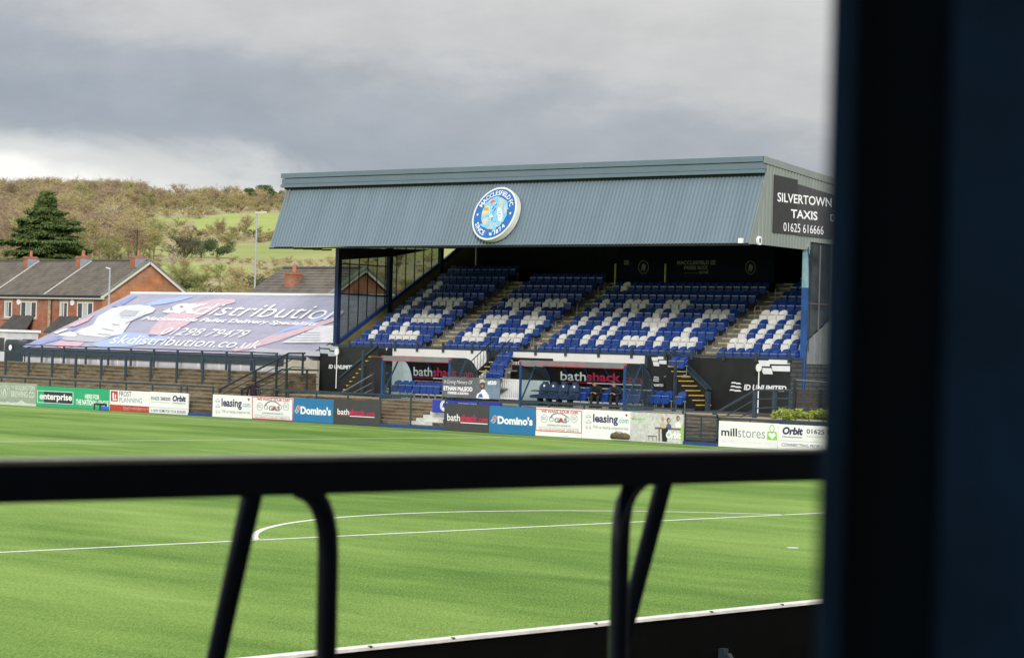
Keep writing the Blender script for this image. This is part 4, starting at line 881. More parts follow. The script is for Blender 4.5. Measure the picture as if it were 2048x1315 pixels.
# things on the front wall -----------------------------------------------
WXp = WX-.03
def wallpanel(name, x0, x1, m, label, cat, z0=1.1, z1=3.16, th=.03, X=WXp):
    ya, yb = Yat(x0, X, 2.2), Yat(x1, X, 2.2); t = thing(name, label, cat, (X, (ya+yb)/2, z0)); MB().box((X, yb+.004, z0), (X+th-.004, ya-.004, z1)).build('panel', m, t); return t
WPL = planeX(WXp-.006); WPL2 = planeX(WXp-.012)
IDW = mat('logo_white', (.74, .76, .78), .5, var=.03); IDG = mat('logo_light_grey', (.40, .45, .50), .5)  # white for the logos, light grey for the left panel's stepped blocks
def stripes(t, x, y, w, h, m=IDW, pl=WPL):   # three wavy bars emblem
    for k in range(3):
        yy = y+h*(k*.36); xo = -w*.06*k if k < 2 else -w*.16
        qpoly(t, [(x+xo+w*.12, yy), (x+xo+w*.42, yy+h*.03), (x+xo+w*.48, yy+h*.09), (x+w*.8, yy+h*.09), (x+w*(1 if k == 1 else .95), yy+h*.25), (x+xo+w*.5, yy+h*.24), (x+xo+w*.44, yy+h*.17), (x+xo, yy+h*.15)], pl, m, 'emblem')
ya = Yat(757, WXp, 2.2)
WPLa, WPL = WPL, planeX(45.0-.006)
t = wallpanel('advertising_hoarding', 637, 770, BLACKP, 'black panel wall with pale stepped blocks, left of the left stairs', 'panel', X=45.0)
for P in ([(640, 689.5), (663, 691), (663, 701), (661, 701), (659.5, 696), (640, 695)], [(664, 691.5), (676.5, 692.5), (677, 701), (661.5, 700)], [(640, 697.5), (658, 698.5), (660, 703), (676, 704), (671, 712), (656.5, 711.5), (656, 707), (640, 706)]): qpoly(t, P, WPL, IDG, 'emblem')
stripes(t, 640, 725, 15, 16, IDW); T(t, 'ID UNLIMITED', 657, 728.5, 712, 736.5, IDW, pl=WPL, bold=.04, shear=.2)
WPL = WPLa
t = wallpanel('advertising_hoarding', 750, 783, BLACKP, 'narrow black panel with a white logo behind the left dugout end', 'panel')
for P in ([(750.5, 692), (766, 693), (766, 699), (750.5, 698)], [(766.5, 694), (776, 695), (773, 700.5), (764, 700)], [(750.5, 700), (763, 701), (763, 706), (750.5, 706)], [(763.5, 703.5), (772, 704), (771, 707), (763.5, 707)], [(763, 768), (771, 768.5), (771, 774), (777, 775), (777, 778.5), (763, 777)], [(757, 778), (777, 780), (777, 785.5), (757, 784)]): qpoly(t, P, WPL, IDW, 'emblem')
stripes(t, 760, 730, 10, 9); T(t, 'ID UNLIMITED', 753, 743, 776, 747, IDW, pl=WPL, bold=.03)
WALLW = mat('white_wall_sheet', (.78, .78, .77), .5, var=.05, scale=.8, dirt=.10); 
t = wallpanel('wall_sheet', 784, 974, WALLW, 'white sheet wall behind the left dugout', 'wall panel', z1=3.16)
t = wallpanel('wall_sheet', 1009, 1288, WALLW, 'white sheet wall with a black sign behind the right dugout', 'wall panel', z1=3.16)
t = thing('wall_sign', 'black sign with white and crimson name on the white wall', 'sign', (WXp, Yat(1060, WXp, 2.4), 2.0))
ya, yb = Yat(1022, WXp, 2.5), Yat(1106, WXp, 2.5); MB().box((WXp-.02, yb, 1.98), (WXp-.001, ya, 2.92)).build('panel', mat('sign_black', (.015, .014, .014), .4), t); bath(t, 1023.5, 1092, 719.5, 728.5, planeX(WXp-.026))
t = wallpanel('advertising_hoarding', 1296.5, 1352, BLACKP, 'black panel with a white logo beside the right-hand stairs', 'panel')
for P in ([(1302.5, 714), (1315, 714), (1316, 721.5), (1305, 721.5)], [(1315, 712.5), (1333, 713), (1333, 718.5), (1316, 718)], [(1305.5, 723), (1317, 723), (1318.5, 732), (1307.5, 731)], [(1318, 720), (1333, 720.5), (1333, 728), (1318, 727)]): qpoly(t, P, WPL, IDW, 'emblem')
stripes(t, 1307, 752.5, 12, 10); T(t, 'ID UNLIMITED', 1297.5, 766.5, 1327, 771.5, IDW, pl=WPL, bold=.03)
t = wallpanel('advertising_hoarding', 1372, 1580.5, BLACKP, 'large black panel wall with a white logo, right of the stairs', 'panel', z0=1.0, z1=3.16)
for P in ([(1516.5, 720), (1537, 720.5), (1537.5, 718.5), (1580, 720), (1580, 728.5), (1539, 727.5), (1540, 732.5), (1518, 731.5), (1518, 726)], [(1543, 731), (1580, 731.5), (1580, 742.5), (1545, 741.5)], [(1525, 735), (1543, 736), (1545.5, 748), (1527, 747.5), (1524.5, 743)]): qpoly(t, P, WPL, IDW, 'emblem')
stripes(t, 1462, 763, 22, 20); T(t, 'ID UNLIMITED', 1487.5, 768, 1573, 779.5, IDW, pl=WPL, bold=.04, shear=.2)
# pillars either side of the openings
for px, w_ in ((1292.5, .12), (976, .1)):
    y_ = Yat(px, WXp-.05, 2.2); MB().box((WXp-.10, y_-w_/2, 1.1), (WXp-.005, y_+w_/2, 3.1)).build('pier', STEEL, st)

# round lollipop signs on poles
def lolly(px, ybot, ytop, X, rr_, lab):
    a_, b_ = at(px-3, ybot, 0, X), at(px, ytop, 0, X); t = thing('round_sign', lab, 'round sign', (X, a_.y, a_.z))
    MB().tube([(X, b_.y, a_.z), (X, b_.y, b_.z)], .022, 8).build('pole', LETW, t)
    MB().prism([(X-.04, b_.y+rr_*.8*math.cos(i*.349), b_.z+rr_*math.sin(i*.349)) for i in range(18)], (.05, 0, 0)).build('disc', mat('disc_white', (.8, .8, .78), .4), t)
lolly(674, 776, 703, 44.85, .16, 'white round disc on a thin pole by the left black panel'); lolly(1518, 828, 735, 45.5, .16, 'white round disc on a thin pole by the large black panel')

# staircases along the wall
def side_stair(name, label, xb, xt, X0, X1, par, n=9):
    # xb: px of bottom step centre, xt: px of the top
    y0, y1 = Yat(xb, X0+.4, 1.4), Yat(xt, X0+.4, 2.6); t = thing(name, label, 'staircase', (45.2, y0, 1.1)); z0, z1 = 1.1, 2.78
    mb_t, mb_n = MB(), MB(); sg = 1 if y1 > y0 else -1; dy = (y1-y0)/n; dz = (z1-z0)/n
    for i in range(n):
        ya, yb2 = y0+dy*i, y0+dy*(i+1); mb_t.box((X0, ya+.002*sg, z0-.02), (X1, yb2-.002*sg, z0+dz*(i+1)-.02)); mb_n.box((X0-.01, ya-.02*sg, z0+dz*(i+1)-.045), (X1, ya+.1*sg, z0+dz*(i+1)-.008))
    mb_t.build('treads', BLACKP, t); mb_n.build('step_nosings', mat('bright_yellow_nosing', (.62, .42, .07), .6, var=.15), t)
    (ax, ay), (bx, by) = par    # parapet top line in px on plane X1+.05
    A, B = at(ax, ay, 0, X1+.08), at(bx, by, 0, X1+.08)
    lo = 1.1
    MB().prism([(X1+.05, A.y, lo), (X1+.05, B.y, lo), tuple(B), tuple(A)] if False else [(X1+.05, A.y, max(lo, A.z-1.3)), (X1+.05, B.y, max(lo, B.z-1.3)), (X1+.05, B.y, B.z), (X1+.05, A.y, A.z)], (.05, 0, 0)).build('parapet', BLACKP, t)
    MB().beam(A+Vector((-.05, 0, .03)), B+Vector((-.05, 0, .03)), .11, .08).build('handrail', STEEL, t)
    return t
t = side_stair('staircase', 'black and yellow stairs with a sloping parapet left of the left dugout', 700, 757, 43.75, 44.6, ((682, 756), (757, 692)))
pst(t, 680, 752, 786, 44.7, .12, STEELD); pst(t, 727, 700, 786, 43.7, .10, STEEL)
t = side_stair('staircase', 'black and yellow stairs with a sloping parapet right of the right dugout', 1408, 1345, 44.75, 45.6, ((1338, 704), (1416, 780)))
pst(t, 1416, 782, 828, 45.2, .16, STEEL); pst(t, 1351, 724, 820, 44.6, .10, STEEL)
MB().beam(at(1345, 700, 0, 45.9), at(1423, 779, 0, 45.9), .10, .08).build('handrail', STEEL, t)
# front handrail near left stair
t = thing('handrail', 'thin grey handrail in front of the left stairs', 'handrail', (43.2, 50, 1.1))
hr(t, [(684, 784), (748, 747)], 43.2, .03, RAILM); hr(t, [(706, 785), (748, 763)], 43.2, .018, RAILM); hr(t, [(728, 786), (748, 777)], 43.2, .018, RAILM); pst(t, 747, 747, 792, 43.2, .08)
# central steel stair running up into the stand
t = thing('steel_stair', 'open black steel stair with yellow treads between the dugouts', 'staircase', (43.6, 41.3, 1.1))
yA, yB = Yat(960, 45, 2), Yat(1000, 45.3, 2)
n = 8
mbt, mbn = MB(), MB()
for i in range(n):
    x0 = 43.5+.29*i; z0 = 1.1+.2*(i+1); mbt.box((x0, yB, z0-.04), (x0+.31, yA, z0)); mbn.box((x0-.012, yB+.01, z0-.035), (x0+.05, yA-.01, z0+.008))
mbt.build('treads', STEELD, t); mbn.build('step_nosings', YEL, t)
for y_ in (yA+.02, yB-.02):
    MB().beam((43.4, y_, 1.12), (45.9, y_, 2.85), .04, .2).build('stringer', BLACKP, t); MB().tube([(43.0, y_, 1.75), (43.4, y_, 2.0), (45.9, y_, 3.7)], .022, 6, ).build('handrail', STEELD, t)
    mb = MB()
    for k in range(13): x_ = 43.5+k*.19; zb = 1.2+(x_-43.5)*.69; mb.tube([(x_, y_, zb), (x_, y_, zb+.85)], .011, 5)
    mb.build('balusters', STEELD, t)
# white bar fence between the dugouts
t = thing('bar_fence', 'white vertical bar fence between the banner and the right dugout', 'fence', (44.5, Yat(1022, 44.5, 1.6), 1.1))
ya, yb = Yat(1001, 44.5, 1.6), Yat(1041, 44.5, 1.6); MB().box((44.5, yb, 1.95), (44.56, ya, 2.0)).box((44.5, yb, 1.15), (44.56, ya, 1.2)).build('rails', LETW, t)
mb = MB(); k = yb
while k < ya: mb.box((44.52, k, 1.2), (44.545, k+.05, 1.95)); k += .11
mb.build('bars', LETW, t)

# ------------------------------------------------------------------ press box at the back of the widest block
def press_box():
    X = 52.0; ya, yb = Yat(1236, X, 6.8), Yat(1548, X, 6.8); t = thing('press_box', 'dark navy press box with dim lettering at the back of the stand', 'press box', (X, (ya+yb)/2, 6.0))
    PBN = mat('press_box_navy', (.007, .010, .028), .8, var=.2, spec=.1); MB().box((X, yb, 5.6), (X+.08, ya, 8.1)).build('front_panel', PBN, t)
    DL = mat('press_box_lettering', (.20, .21, .22), .6); pl = planeX(X-.012); pl2 = planeX(X-.02)
    T(t, 'MACCLESFIELD', 1354, 521, 1418, 529, DL, pl=pl, bold=.03); T(t, 'PRESS BOX', 1368, 531.5, 1416, 539, DL, pl=pl, bold=.03); T(t, 'sponsored by', 1368, 544, 1396, 547.5, DL, pl=pl); T(t, 'spiral', 1398, 540, 1416, 549, DL, pl=pl, bold=.02)
    for px in (1421, 1248):
        for k in range(3): G(t, px, 520.5+3.2*k, px+10, 522.5+3.2*k, DL, pl)
    for cx, cy in ((1287, 534), (1501, 535)):
        qring(t, cx, cy, 10.5, 13.5, 1.2, pl, DL, 'crest_ring'); qpoly(t, [(cx-5, cy+6), (cx-3, cy-5), (cx, cy-8), (cx+3, cy-4), (cx+5, cy-6), (cx+4, cy+4), (cx+1, cy+9), (cx-1, cy+1), (cx-3, cy+8)], pl2, DL, 'crest_figure')
    for px in (1230, 1330): y_ = Yat(px, X-.3, 6.5); MB().box((X-.32, y_-.03, 6.0), (X-.26, y_+.03, 7.2)).build('post', YEL, t)
    MB().box((X-.6, yb, 6.2), (X-.02, ya, 6.24)).build('desk', PBN, t)
press_box()
t = thing('floodlight', 'small white floodlight on the cladding edge near the stand corner', 'light', tuple(at(1483, 482, 1, YN)))
p = at(1483, 481, 0, 42.3); MB().box((42.2, p.y-.09, p.z-.10), (42.3, p.y+.09, p.z+.09)).build('lamp_head', LETW, t); MB().box((42.3, p.y-.03, p.z-.04), (42.42, p.y+.03, p.z+.02)).build('bracket', STEELD, t)
p = at(1516, 481, 1, YN-.06)
t = thing('loudspeaker', 'round white loudspeaker on the end cladding below the corner', 'speaker', tuple(p))
MB().prism([(p.x+.12*math.cos(i*.314), YN-.16, p.z+.17*math.sin(i*.314)) for i in range(20)], (0, .10, 0)).build('ring', LETW, t)
MB().prism([(p.x+.07*math.cos(i*.314), YN-.168, p.z+.10*math.sin(i*.314)) for i in range(20)], (0, .006, 0)).build('cone', RAILM, t)

# ------------------------------------------------------------------ sign on the near end
SY = YN-.08; SP = planeY(SY-.006)
t = thing('roof_sign', 'black taxi sign with white letters on the near end of the stand roof', 'sign', tuple(at(1600, 430, 1, SY)))
SG1 = mat('sign_black_sheet', (.030, .030, .030), .5, var=.15); SG2 = mat('sign_charcoal_sheet', (.052, .050, .053), .5, var=.15)
def xz(px, py): p = at(px, py, 1, SY); return p.x, p.z
a0, a1, a2 = xz(1549, 349), xz(1548, 465), xz(1594, 470)
xs = [a0[0], xz(1595, 400)[0], a0[0]+4.8]
MB().prism([(xs[0], SY, a1[1]), (xs[1]-.004, SY, a1[1]), (xs[1]-.004, SY, a0[1]-.10), (xs[0], SY, a0[1])], (0, .03, 0)).build('panel', SG1, t)
MB().prism([(xs[1], SY, a1[1]-.02), (xs[2], SY, a1[1]-.06), (xs[2], SY, a0[1]-.62), (xs[1], SY, a0[1]-.26)], (0, .03, 0)).build('panel', SG2, t)
T(t, 'SILVERTOWN', 1555, 384.5, 1663, 403, LETW, pl=SP, vp=VP2, bold=.015, shear=0); T(t, 'TAXIS', 1582, 418, 1635, 435.5, LETW, pl=SP, vp=VP2, bold=.02); T(t, '01625 616666', 1567, 444.5, 1647, 462, LETW, pl=SP, vp=VP2, bold=.0)
T(t, 'D', 1661, 428, 1670, 442, LETW, pl=SP, vp=VP2)

# ------------------------------------------------------------------ round crest on the valance
def crest():
    o = Vector((VB[0], 40, VB[1]))+nrm*.42; c = atp(988.6, 426.8, o, nrm); u = Vector((0, -1, 0)); v = u.cross(nrm)*-1
    if v.z < 0: v = -v
    t = thing('club_crest', 'round blue and white club crest mounted on the grey cladding', 'crest', tuple(c-nrm*.3)); Rr = 1.19
    CR = lambda r, k: [c+nrm*(.004*k)+(u*math.cos(i*2*math.pi/48)+v*math.sin(i*2*math.pi/48))*r for i in range(48)]
    MB().prism([p-nrm*.27 for p in CR(Rr, 0)], nrm*.27).build('rim', mat('crest_rim_white', (.72, .72, .68), .45, dirt=.1), t)
    MB().poly(CR(Rr*.935, 1)).build('face', mat('crest_blue', (.015, .13, .42), .4, var=.05), t)
    MB().poly(CR(Rr*.61, 2)).build('inner_disc', mat('crest_inner_blue', (.02, .12, .38), .4), t)
    pl = lambda k: (lambda x, y: atp(900+x/8.767, 350+y/8.767, c+nrm*(.004*k), nrm))
    LB = mat('crest_light_blue', (.18, .50, .78), .45, var=.15, scale=8); TAN = mat('crest_tan', (.52, .50, .42), .45); YL = mat('crest_yellow', (.66, .60, .26), .45); RE = mat('crest_tongue_red', (.6, .1, .1), .45); DKB = mat('crest_dark_line', (.02, .06, .16), .5)
    def s(P, k, m, n='emblem'): MB().poly([pl(k)(x, y) for x, y in P]).build(n, m, t)
    # beige ground showing between the limbs
    s([(545, 760), (560, 650), (620, 520), (700, 430), (800, 380), (900, 390), (975, 440), (1005, 560), (990, 690), (930, 810), (840, 900), (740, 950), (650, 945), (575, 870)], 3, TAN)
    # rearing lion outline: head, mane, body, legs, tail
    s([(700, 470), (740, 430), (760, 395), (810, 375), (860, 370), (890, 395), (868, 430), (860, 480), (850, 540), (830, 600), (822, 680), (820, 760), (850, 800), (900, 850), (880, 880), (860, 905), (830, 890), (800, 850), (790, 800), (775, 790), (780, 860), (800, 920), (800, 950), (760, 990), (730, 1005), (745, 950), (735, 880), (715, 800), (690, 860), (670, 905), (630, 930), (560, 900), (525, 875), (540, 850), (600, 870), (650, 850), (665, 790), (680, 740), (620, 745), (560, 765), (545, 745), (560, 715), (640, 700), (700, 670), (712, 640), (700, 560), (690, 520)], 4, LB)
    s([(595, 540), (600, 500), (640, 470), (690, 480), (705, 520), (690, 530), (650, 520), (620, 545)], 5, LB)
    s([(580, 600), (600, 560), (640, 535), (690, 545), (695, 600), (680, 650), (640, 680), (590, 690), (575, 650)], 5, YL)
    s([(706, 478), (735, 440), (790, 440), (800, 462), (760, 478), (735, 500), (712, 500)], 5, RE)
    s([(905, 800), (925, 700), (915, 620), (920, 520), (940, 450), (980, 435), (1010, 470), (1015, 560), (1030, 600), (1000, 600), (985, 560), (975, 480), (955, 500), (945, 600), (960, 660), (1000, 700), (960, 760), (930, 830), (895, 830)], 5, LB)
    s([(830, 600), (850, 560), (868, 590), (880, 570), (900, 610), (915, 640), (920, 720), (905, 790), (870, 810), (845, 790), (835, 700)], 5, LETW)
    for q in ([(845, 640), (895, 625), (897, 634), (846, 650)], [(846, 680), (900, 665), (902, 675), (848, 690)], [(850, 725), (904, 710), (904, 720), (852, 735)], [(740, 590), (770, 540), (778, 546), (750, 600)], [(770, 620), (800, 570), (808, 575), (780, 630)], [(740, 660), (765, 630), (770, 636), (748, 668)], [(725, 780), (745, 740), (752, 745), (733, 800)], [(790, 520), (820, 500), (822, 508), (795, 530)]): s(q, 6, DKB)
    for q in range(26):
        a_, b_ = 600+rng.random()*260, 420+rng.random()*480; s([(a_, b_), (a_+10, b_-26), (a_+15, b_-22), (a_+7, b_+4)], 6, DKB if q % 2 else LETW) if (a_-740)**2/90**2+(b_-680)**2/240**2 < 1 else None
    for q in range(6): s([(592+q*15, 600), (597+q*15, 560), (601+q*15, 562), (597+q*15, 640)], 6, DKB)
    s([(680, 720), (725, 690), (750, 715), (742, 740), (700, 735)], 6, LETW)
    s([(675, 1005), (690, 1020), (705, 1000), (715, 1020), (735, 1015), (722, 1040), (735, 1060), (712, 1050), (700, 1070), (695, 1045), (675, 1045), (690, 1030)], 6, LETW)
    for a_ in (183, -1):
        cc = c+nrm*.02+(u*math.cos(R(a_))+v*math.sin(R(a_)))*Rr*.77
        MB().poly([cc+(u*math.cos(R(90+i*36))+v*math.sin(R(90+i*36)))*(.075 if i % 2 == 0 else .032) for i in range(10)]).build('star', LETW, t)
    def arc(txt, a0_, a1_, r, h, top):
        W_ = []
        for ch in txt:
            if ch == ' ': W_.append(.35); continue
            v_, f_ = glyphs(ch, .015); W_.append(float(np.ptp(v_[:, 0]))+.19)
        tot = sum(W_); a = 0; mb = MB()
        for ch, w_ in zip(txt, W_):
            f0 = (a+w_/2)/tot; a += w_
            if ch == ' ': continue
            ang = R(a0_+(a1_-a0_)*f0); rad = u*math.cos(ang)+v*math.sin(ang); tan = u*math.sin(ang)-v*math.cos(ang)
            if not top: tan = -tan
            up = rad if top else -rad; v_, f_ = glyphs(ch, .015); mn = v_.min(0); mx_ = v_.max(0); sc_ = h/.70
            cc = c+rad*r+nrm*.02; pts = [cc+tan*((p[0]-(mn[0]+mx_[0])/2)*sc_)+up*((p[1]-.35)*sc_) for p in v_]; mb.add(pts, f_)
        mb.build('lettering', LETW, t)
    arc('MACCLESFIELD FC', 160, 20, Rr*.775, .20, True); arc('SINCE', 206, 256, Rr*.775, .20, False); arc('1874', 288, 326, Rr*.775, .20, False)
crest()

# ------------------------------------------------------------------ dugouts
PERS = glass_mat('scratched_perspex', (.80, .90, .92), .16); DBLUE = mat('dugout_blue_paint', (.014, .065, .19), .4, var=.15)
BACKP = mat('dugout_back_black', (.018, .014, .016), .35, var=.2)
def dug_prof(X, z0, z1, D, n=9):
    P = [(X, z1), (X+D*.42, z1-.02)]
    for i in range(1, n+1): a = i/n*math.pi/2; P.append((X+D*.42+math.sin(a)*D*.50, z1-.02-(1-math.cos(a))*(z1-z0)*.62))
    P.append((X+D*.95, z0+.25)); return P
def dugout(label, x0, x1, z0, seat_z, lx, kind):
    X, D = 41.6, 2.0; z1 = 2.84; y0, y1 = Yat(x0, X, 2), Yat(x1, X, 2); t = thing('dugout', label, 'dugout', (X, (y0+y1)/2, z0), 'dugouts')
    P = dug_prof(X, z0, z1, D)
    mb = MB()
    for (a, b), (c, d) in zip(P[1:-1], P[2:]): mb.add([(a, y1, b), (a, y0, b), (c, y0, d), (c, y1, d)], [(0, 1, 2, 3)]); mb.add([(a+.02, y1, b+.02), (a+.02, y0, b+.02), (c+.02, y0, d+.02), (c+.02, y1, d+.02)], [(3, 2, 1, 0)])
    mb.build('back_panel', BACKP, t)
    MB().box((X+.05, y1, z1-.03), (X+D*.42, y0, z1-.018)).build('roof_sheet', PERS, t)
    MB().box((X-.03, y1-.03, z1-.20), (X+.04, y0+.03, z1-.0)).build('front_beam', mat('dugout_grey_beam', (.18, .19, .20), .5), t)
    MB().box((X-.04, y1-.03, z1-.225), (X-.0, y0+.03, z1-.205)).build('beam_trim', C_RED, t)
    for y_ in (y0, y1): MB().box((X-.048, y_-.048, z1-.10), (X+.048, y_+.048, z1+.008)).build('corner_cap', mat('dusty_red_cap', (.40, .07, .09), .5), t)
    f = planeX(X-.034); w = x1-x0; T(t, 'MACCLESFIELD FOOTBALL CLUB', x0+w*.18, lx[4], x0+w*.62, lx[4]+4.3, mat('dusty_red_letters', (.50, .12, .14), .5), pl=f, bold=.02)
    for y_ in (y0, y1):
        MB().box((X-.04, y_-.04, z0), (X+.04, y_+.04, z1-.05)).build('front_post', DBLUE, t)
        MB().prism([(a, y_-.006, b) for a, b in P]+[(X+D*.95, y_-.006, z0), (X, y_-.006, z0)], (0, .012, 0)).build('end_sheet', PERS, t)
        MB().beam((X+.02, y_+.03, z0+.08), (X+1.0, y_+.03, z1-.12), .05, .05).build('brace', DBLUE, t)
        MB().box((X, y_-.03, z0), (X+D, y_+.03, z0+.06)).build('base_rail', DBLUE, t)
    nr_ = 6 if w > 160 else 4
    for k in range(nr_):
        y_ = y0+(y1-y0)*(k+.5)/nr_ if k not in (0, nr_-1) else (y0-.04 if k == 0 else y1+.04)
        y_ = y0+(y1-y0)*k/(nr_-1); y_ += -.05 if k == 0 else .05 if k == nr_-1 else 0
        mb = MB(); mb.tube([(a-.03, y_, b-.03) for a, b in P[1:]], .028, 6); mb.build('rib', DBLUE, t)
    MB().box((X+D*.93-.03, y1+.1, z0+.78), (X+D*.93, y0-.1, z0+.83)).build('back_trim', mat('pale_red_trim', (.6, .25, .25), .5) if kind == 'L' else LETW, t)
    # lettering lies on the lower back sheet, sloping with it
    a, b = P[7], P[10]; slope = Vector((b[0]-a[0], 0, b[1]-a[1])); nb = Vector((slope.z, 0, -slope.x)).normalized()
    if nb.x > 0: nb = -nb
    xx0, xx1, yy0, yy1 = lx[:4]; lp = planeX(X+D*.80)
    bath(t, xx0, xx1, yy0, yy1, lp)
    return t, X, D, y0, y1, z0
dugout('left blue-framed dugout with a curved black back and ordinary seats', 765, 899, .99, 0, (827, 946, 733, 751, 710.5), 'L')
dugout('right blue-framed dugout with padded seats and two seated men', 1041, 1249, .99, 0, (1121, 1283, 741, 760, 722.5), 'R')
def simple_seat(px, X, z0, lab, s=1.0):
    y_ = Yat(px, X, z0+.4); place(PB, (X, y_, z0), lab)
for k, px in enumerate((792, 806, 820, 836, 850, 863, 876)): simple_seat(px, 42.7, .99, f'blue bench seat in the left dugout, {ORD[k+1]} from its left end')
for k, px in enumerate((1168, 1152, 1212, 1247, 1262, 1275)): simple_seat(px, 42.9, .99, ['blue seat just right of the padded seats in the right dugout', 'blue seat behind the last padded seat in the right dugout', 'blue seat between the two seated men', 'blue seat by the front post of the right dugout', 'blue seat right of the front post of the right dugout', 'blue seat in the far right corner of the right dugout'][k])
for k, px in enumerate((1303, 1317, 1333, 1360)): simple_seat(px, 43.4, .99, ['left seat of three below the narrow logo panel', 'middle seat of three below the narrow logo panel', 'right seat of three below the narrow logo panel', 'single blue seat beside the foot of the right-hand stairs'][k])
PADM = mat('padded_seat_vinyl', (.022, .045, .095), .35, var=.15)
def pad_seat(px, lab):
    X, z0 = 42.5, .98; y_ = Yat(px, X, z0+.6); t = thing('padded_seat', lab, 'seat', (X, y_, z0), 'padded dugout seats'); w = .25
    pr = [(-w, .42), (-w-.01, .9), (-w+.04, 1.08), (-.13, 1.12), (-.12, 1.24), (.12, 1.24), (.13, 1.12), (w-.04, 1.08), (w+.01, .9), (w, .42)]
    pr = [(a, .42+(z-.42)*.72) for a, z in pr]; F_ = [(X+.10+.16*(z-.42), y_+a, z0+z) for a, z in pr]; B_ = [(a+.10, b, c) for a, b, c in F_]; n = len(F_)
    MB().add(F_+B_, [tuple(range(n)), tuple(range(2*n-1, n-1, -1))]+[(i, i+n, (i+1) % n+n, (i+1) % n) for i in range(n)]).build('backrest', PADM, t)
    MB().prism([(X-.42, y_-w, z0+.34), (X-.44, y_-w, z0+.44), (X-.1, y_-w, z0+.48), (X+.14, y_-w, z0+.44), (X+.14, y_-w, z0+.32)], (0, 2*w, 0)).build('cushion', PADM, t)
    MB().box((X-.2, y_-.06, z0), (X+.05, y_+.06, z0+.33)).build('pedestal', STEELD, t)
    MB().prism([(X+.155, y_+.05*math.cos(i*.63), z0+.84+.05*math.sin(i*.63)) for i in range(10)], (.01, 0, 0)).build('badge', LETW, t)
    for s_ in (-1, 1): MB().box((X-.3, y_+s_*(w+.02)-.02, z0+.6), (X+.15, y_+s_*(w+.02)+.02, z0+.65)).build('armrest', STEELD, t)
for px, l_ in ((1083, 'leftmost padded seat, half behind the blue brace'), (1101, 'second padded seat from the left, left of the middle'), (1121, 'third padded seat from the left, with white badge'), (1143, 'rightmost padded seat next to the plain blue seats')): pad_seat(px, 'dark blue '+l_)
# tripod behind the right dugout end
t = thing('tripod', 'thin black tripod standing beside the right dugout', 'tripod', tuple(at(1283, 815, 0, 41.9)))
b_ = at(1283, 812, 0, 41.9); top = b_+Vector((0, 0, 1.55))
for dx, dy in ((.3, .25), (.3, -.35), (-.35, -.1)): MB().tube([top-Vector((0, 0, .55)), b_+Vector((dx, dy, -.02))], .014, 5).build('leg', STEELD, t)
MB().tube([top-Vector((0, 0, .6)), top], .018, 6).build('column', STEELD, t); MB().box(top+Vector((-.08, -.06, 0)), top+Vector((.08, .06, .12))).build('head', STEELD, t)
# tribute banner and blue banner
BX = 40.7; bp_ = planeX(BX-.012); bp2 = planeX(BX-.02); bp3 = planeX(BX-.028)
t = thing('tribute_banner', 'grey tribute banner with a player portrait hung on the rail', 'banner', (BX, Yat(942, BX, 1.6), 1.3))
ya, yb = Yat(884.5, BX, 1.6), Yat(1000.5, BX, 1.6); zt_, zb_ = at(942, 754, 0, BX).z, at(942, 796, 0, BX).z
mb = MB(); n = 40
for i in range(n+1):
    y_ = ya+(yb-ya)*i/n
    for j in range(5): mb.v.append((BX+.006*math.sin(i*1.1+j), y_, zb_+(zt_-zb_)*j/4-(.02*math.sin(i/n*math.pi*5)**2 if j == 4 else 0)))
for i in range(n):
    for j in range(4): mb.f.append((i*5+j, (i+1)*5+j, (i+1)*5+j+1, i*5+j+1)); mb.m.append(0)
mb.build('sheet', mat('banner_grey', (.085, .085, .095), .5, var=.35, scale=2, col2=(.16, .17, .19)), t, smooth=True)
qpoly(t, [(966, 759.5), (1000, 761), (1000, 798), (962, 796)], bp_, mat('banner_blue_grey', (.17, .24, .32), .5, var=.2), 'blue_grey_corner')  # blue-grey area at the right end of the banner
T(t, 'In Loving Memory Of', 888, 758.5, 945, 768, LETW, pl=bp2, shear=.4, bold=-.004); T(t, 'ETHAN McLEOD', 887, 771, 945, 780, LETW, pl=bp2, bold=.05); T(t, 'FOREVER A SILKMAN', 895.5, 782, 937, 787.5, LETW, pl=bp2, bold=.05); T(t, '#20', 975, 760.5, 993, 769, LETW, pl=bp2, bold=.05)
qpoly(t, [(952, 795), (954, 788), (961, 783), (964, 778), (970, 779), (973, 784), (977, 789), (979, 797), (966, 797)], bp2, LETW, 'portrait_shirt'); qpoly(t, [(956, 794), (958, 788), (963, 786), (966, 794)], bp3, mat('portrait_blue', (.04, .13, .5), .5), 'portrait_shirt')
qpoly(t, ellp(964.5, 768.5, 5.8, 9.5, 16), bp2, mat('portrait_skin', (.12, .075, .055), .5), 'portrait_face'); qpoly(t, [(959, 766), (960, 759.5), (965, 757.5), (970, 760.5), (970.5, 765), (965, 763.5)], bp3, mat('portrait_cap', (.5, .5, .48), .5), 'portrait_hair'); qpoly(t, [(961, 771), (964, 769), (967.5, 771), (965, 774)], bp3, mat('portrait_light', (.45, .3, .22), .5), 'portrait_face')
BX2 = 39.5; q1 = planeX(BX2-.034); q2 = planeX(BX2-.042); ya, yb = Yat(866, BX2, 1), Yat(1004, BX2, 1); zt_, zb_ = at(940, 802, 0, BX2).z, at(940, 828, 0, BX2).z
t = thing('club_banner', 'royal blue club banner behind the first board of the right run', 'banner', (BX2, (ya+yb)/2, zb_)); MB().box((BX2-.03, yb, zb_), (BX2, ya, zt_)).build('sheet', mat('banner_royal_blue', (.03, .05, .36), .45, var=.2, scale=1.5), t)
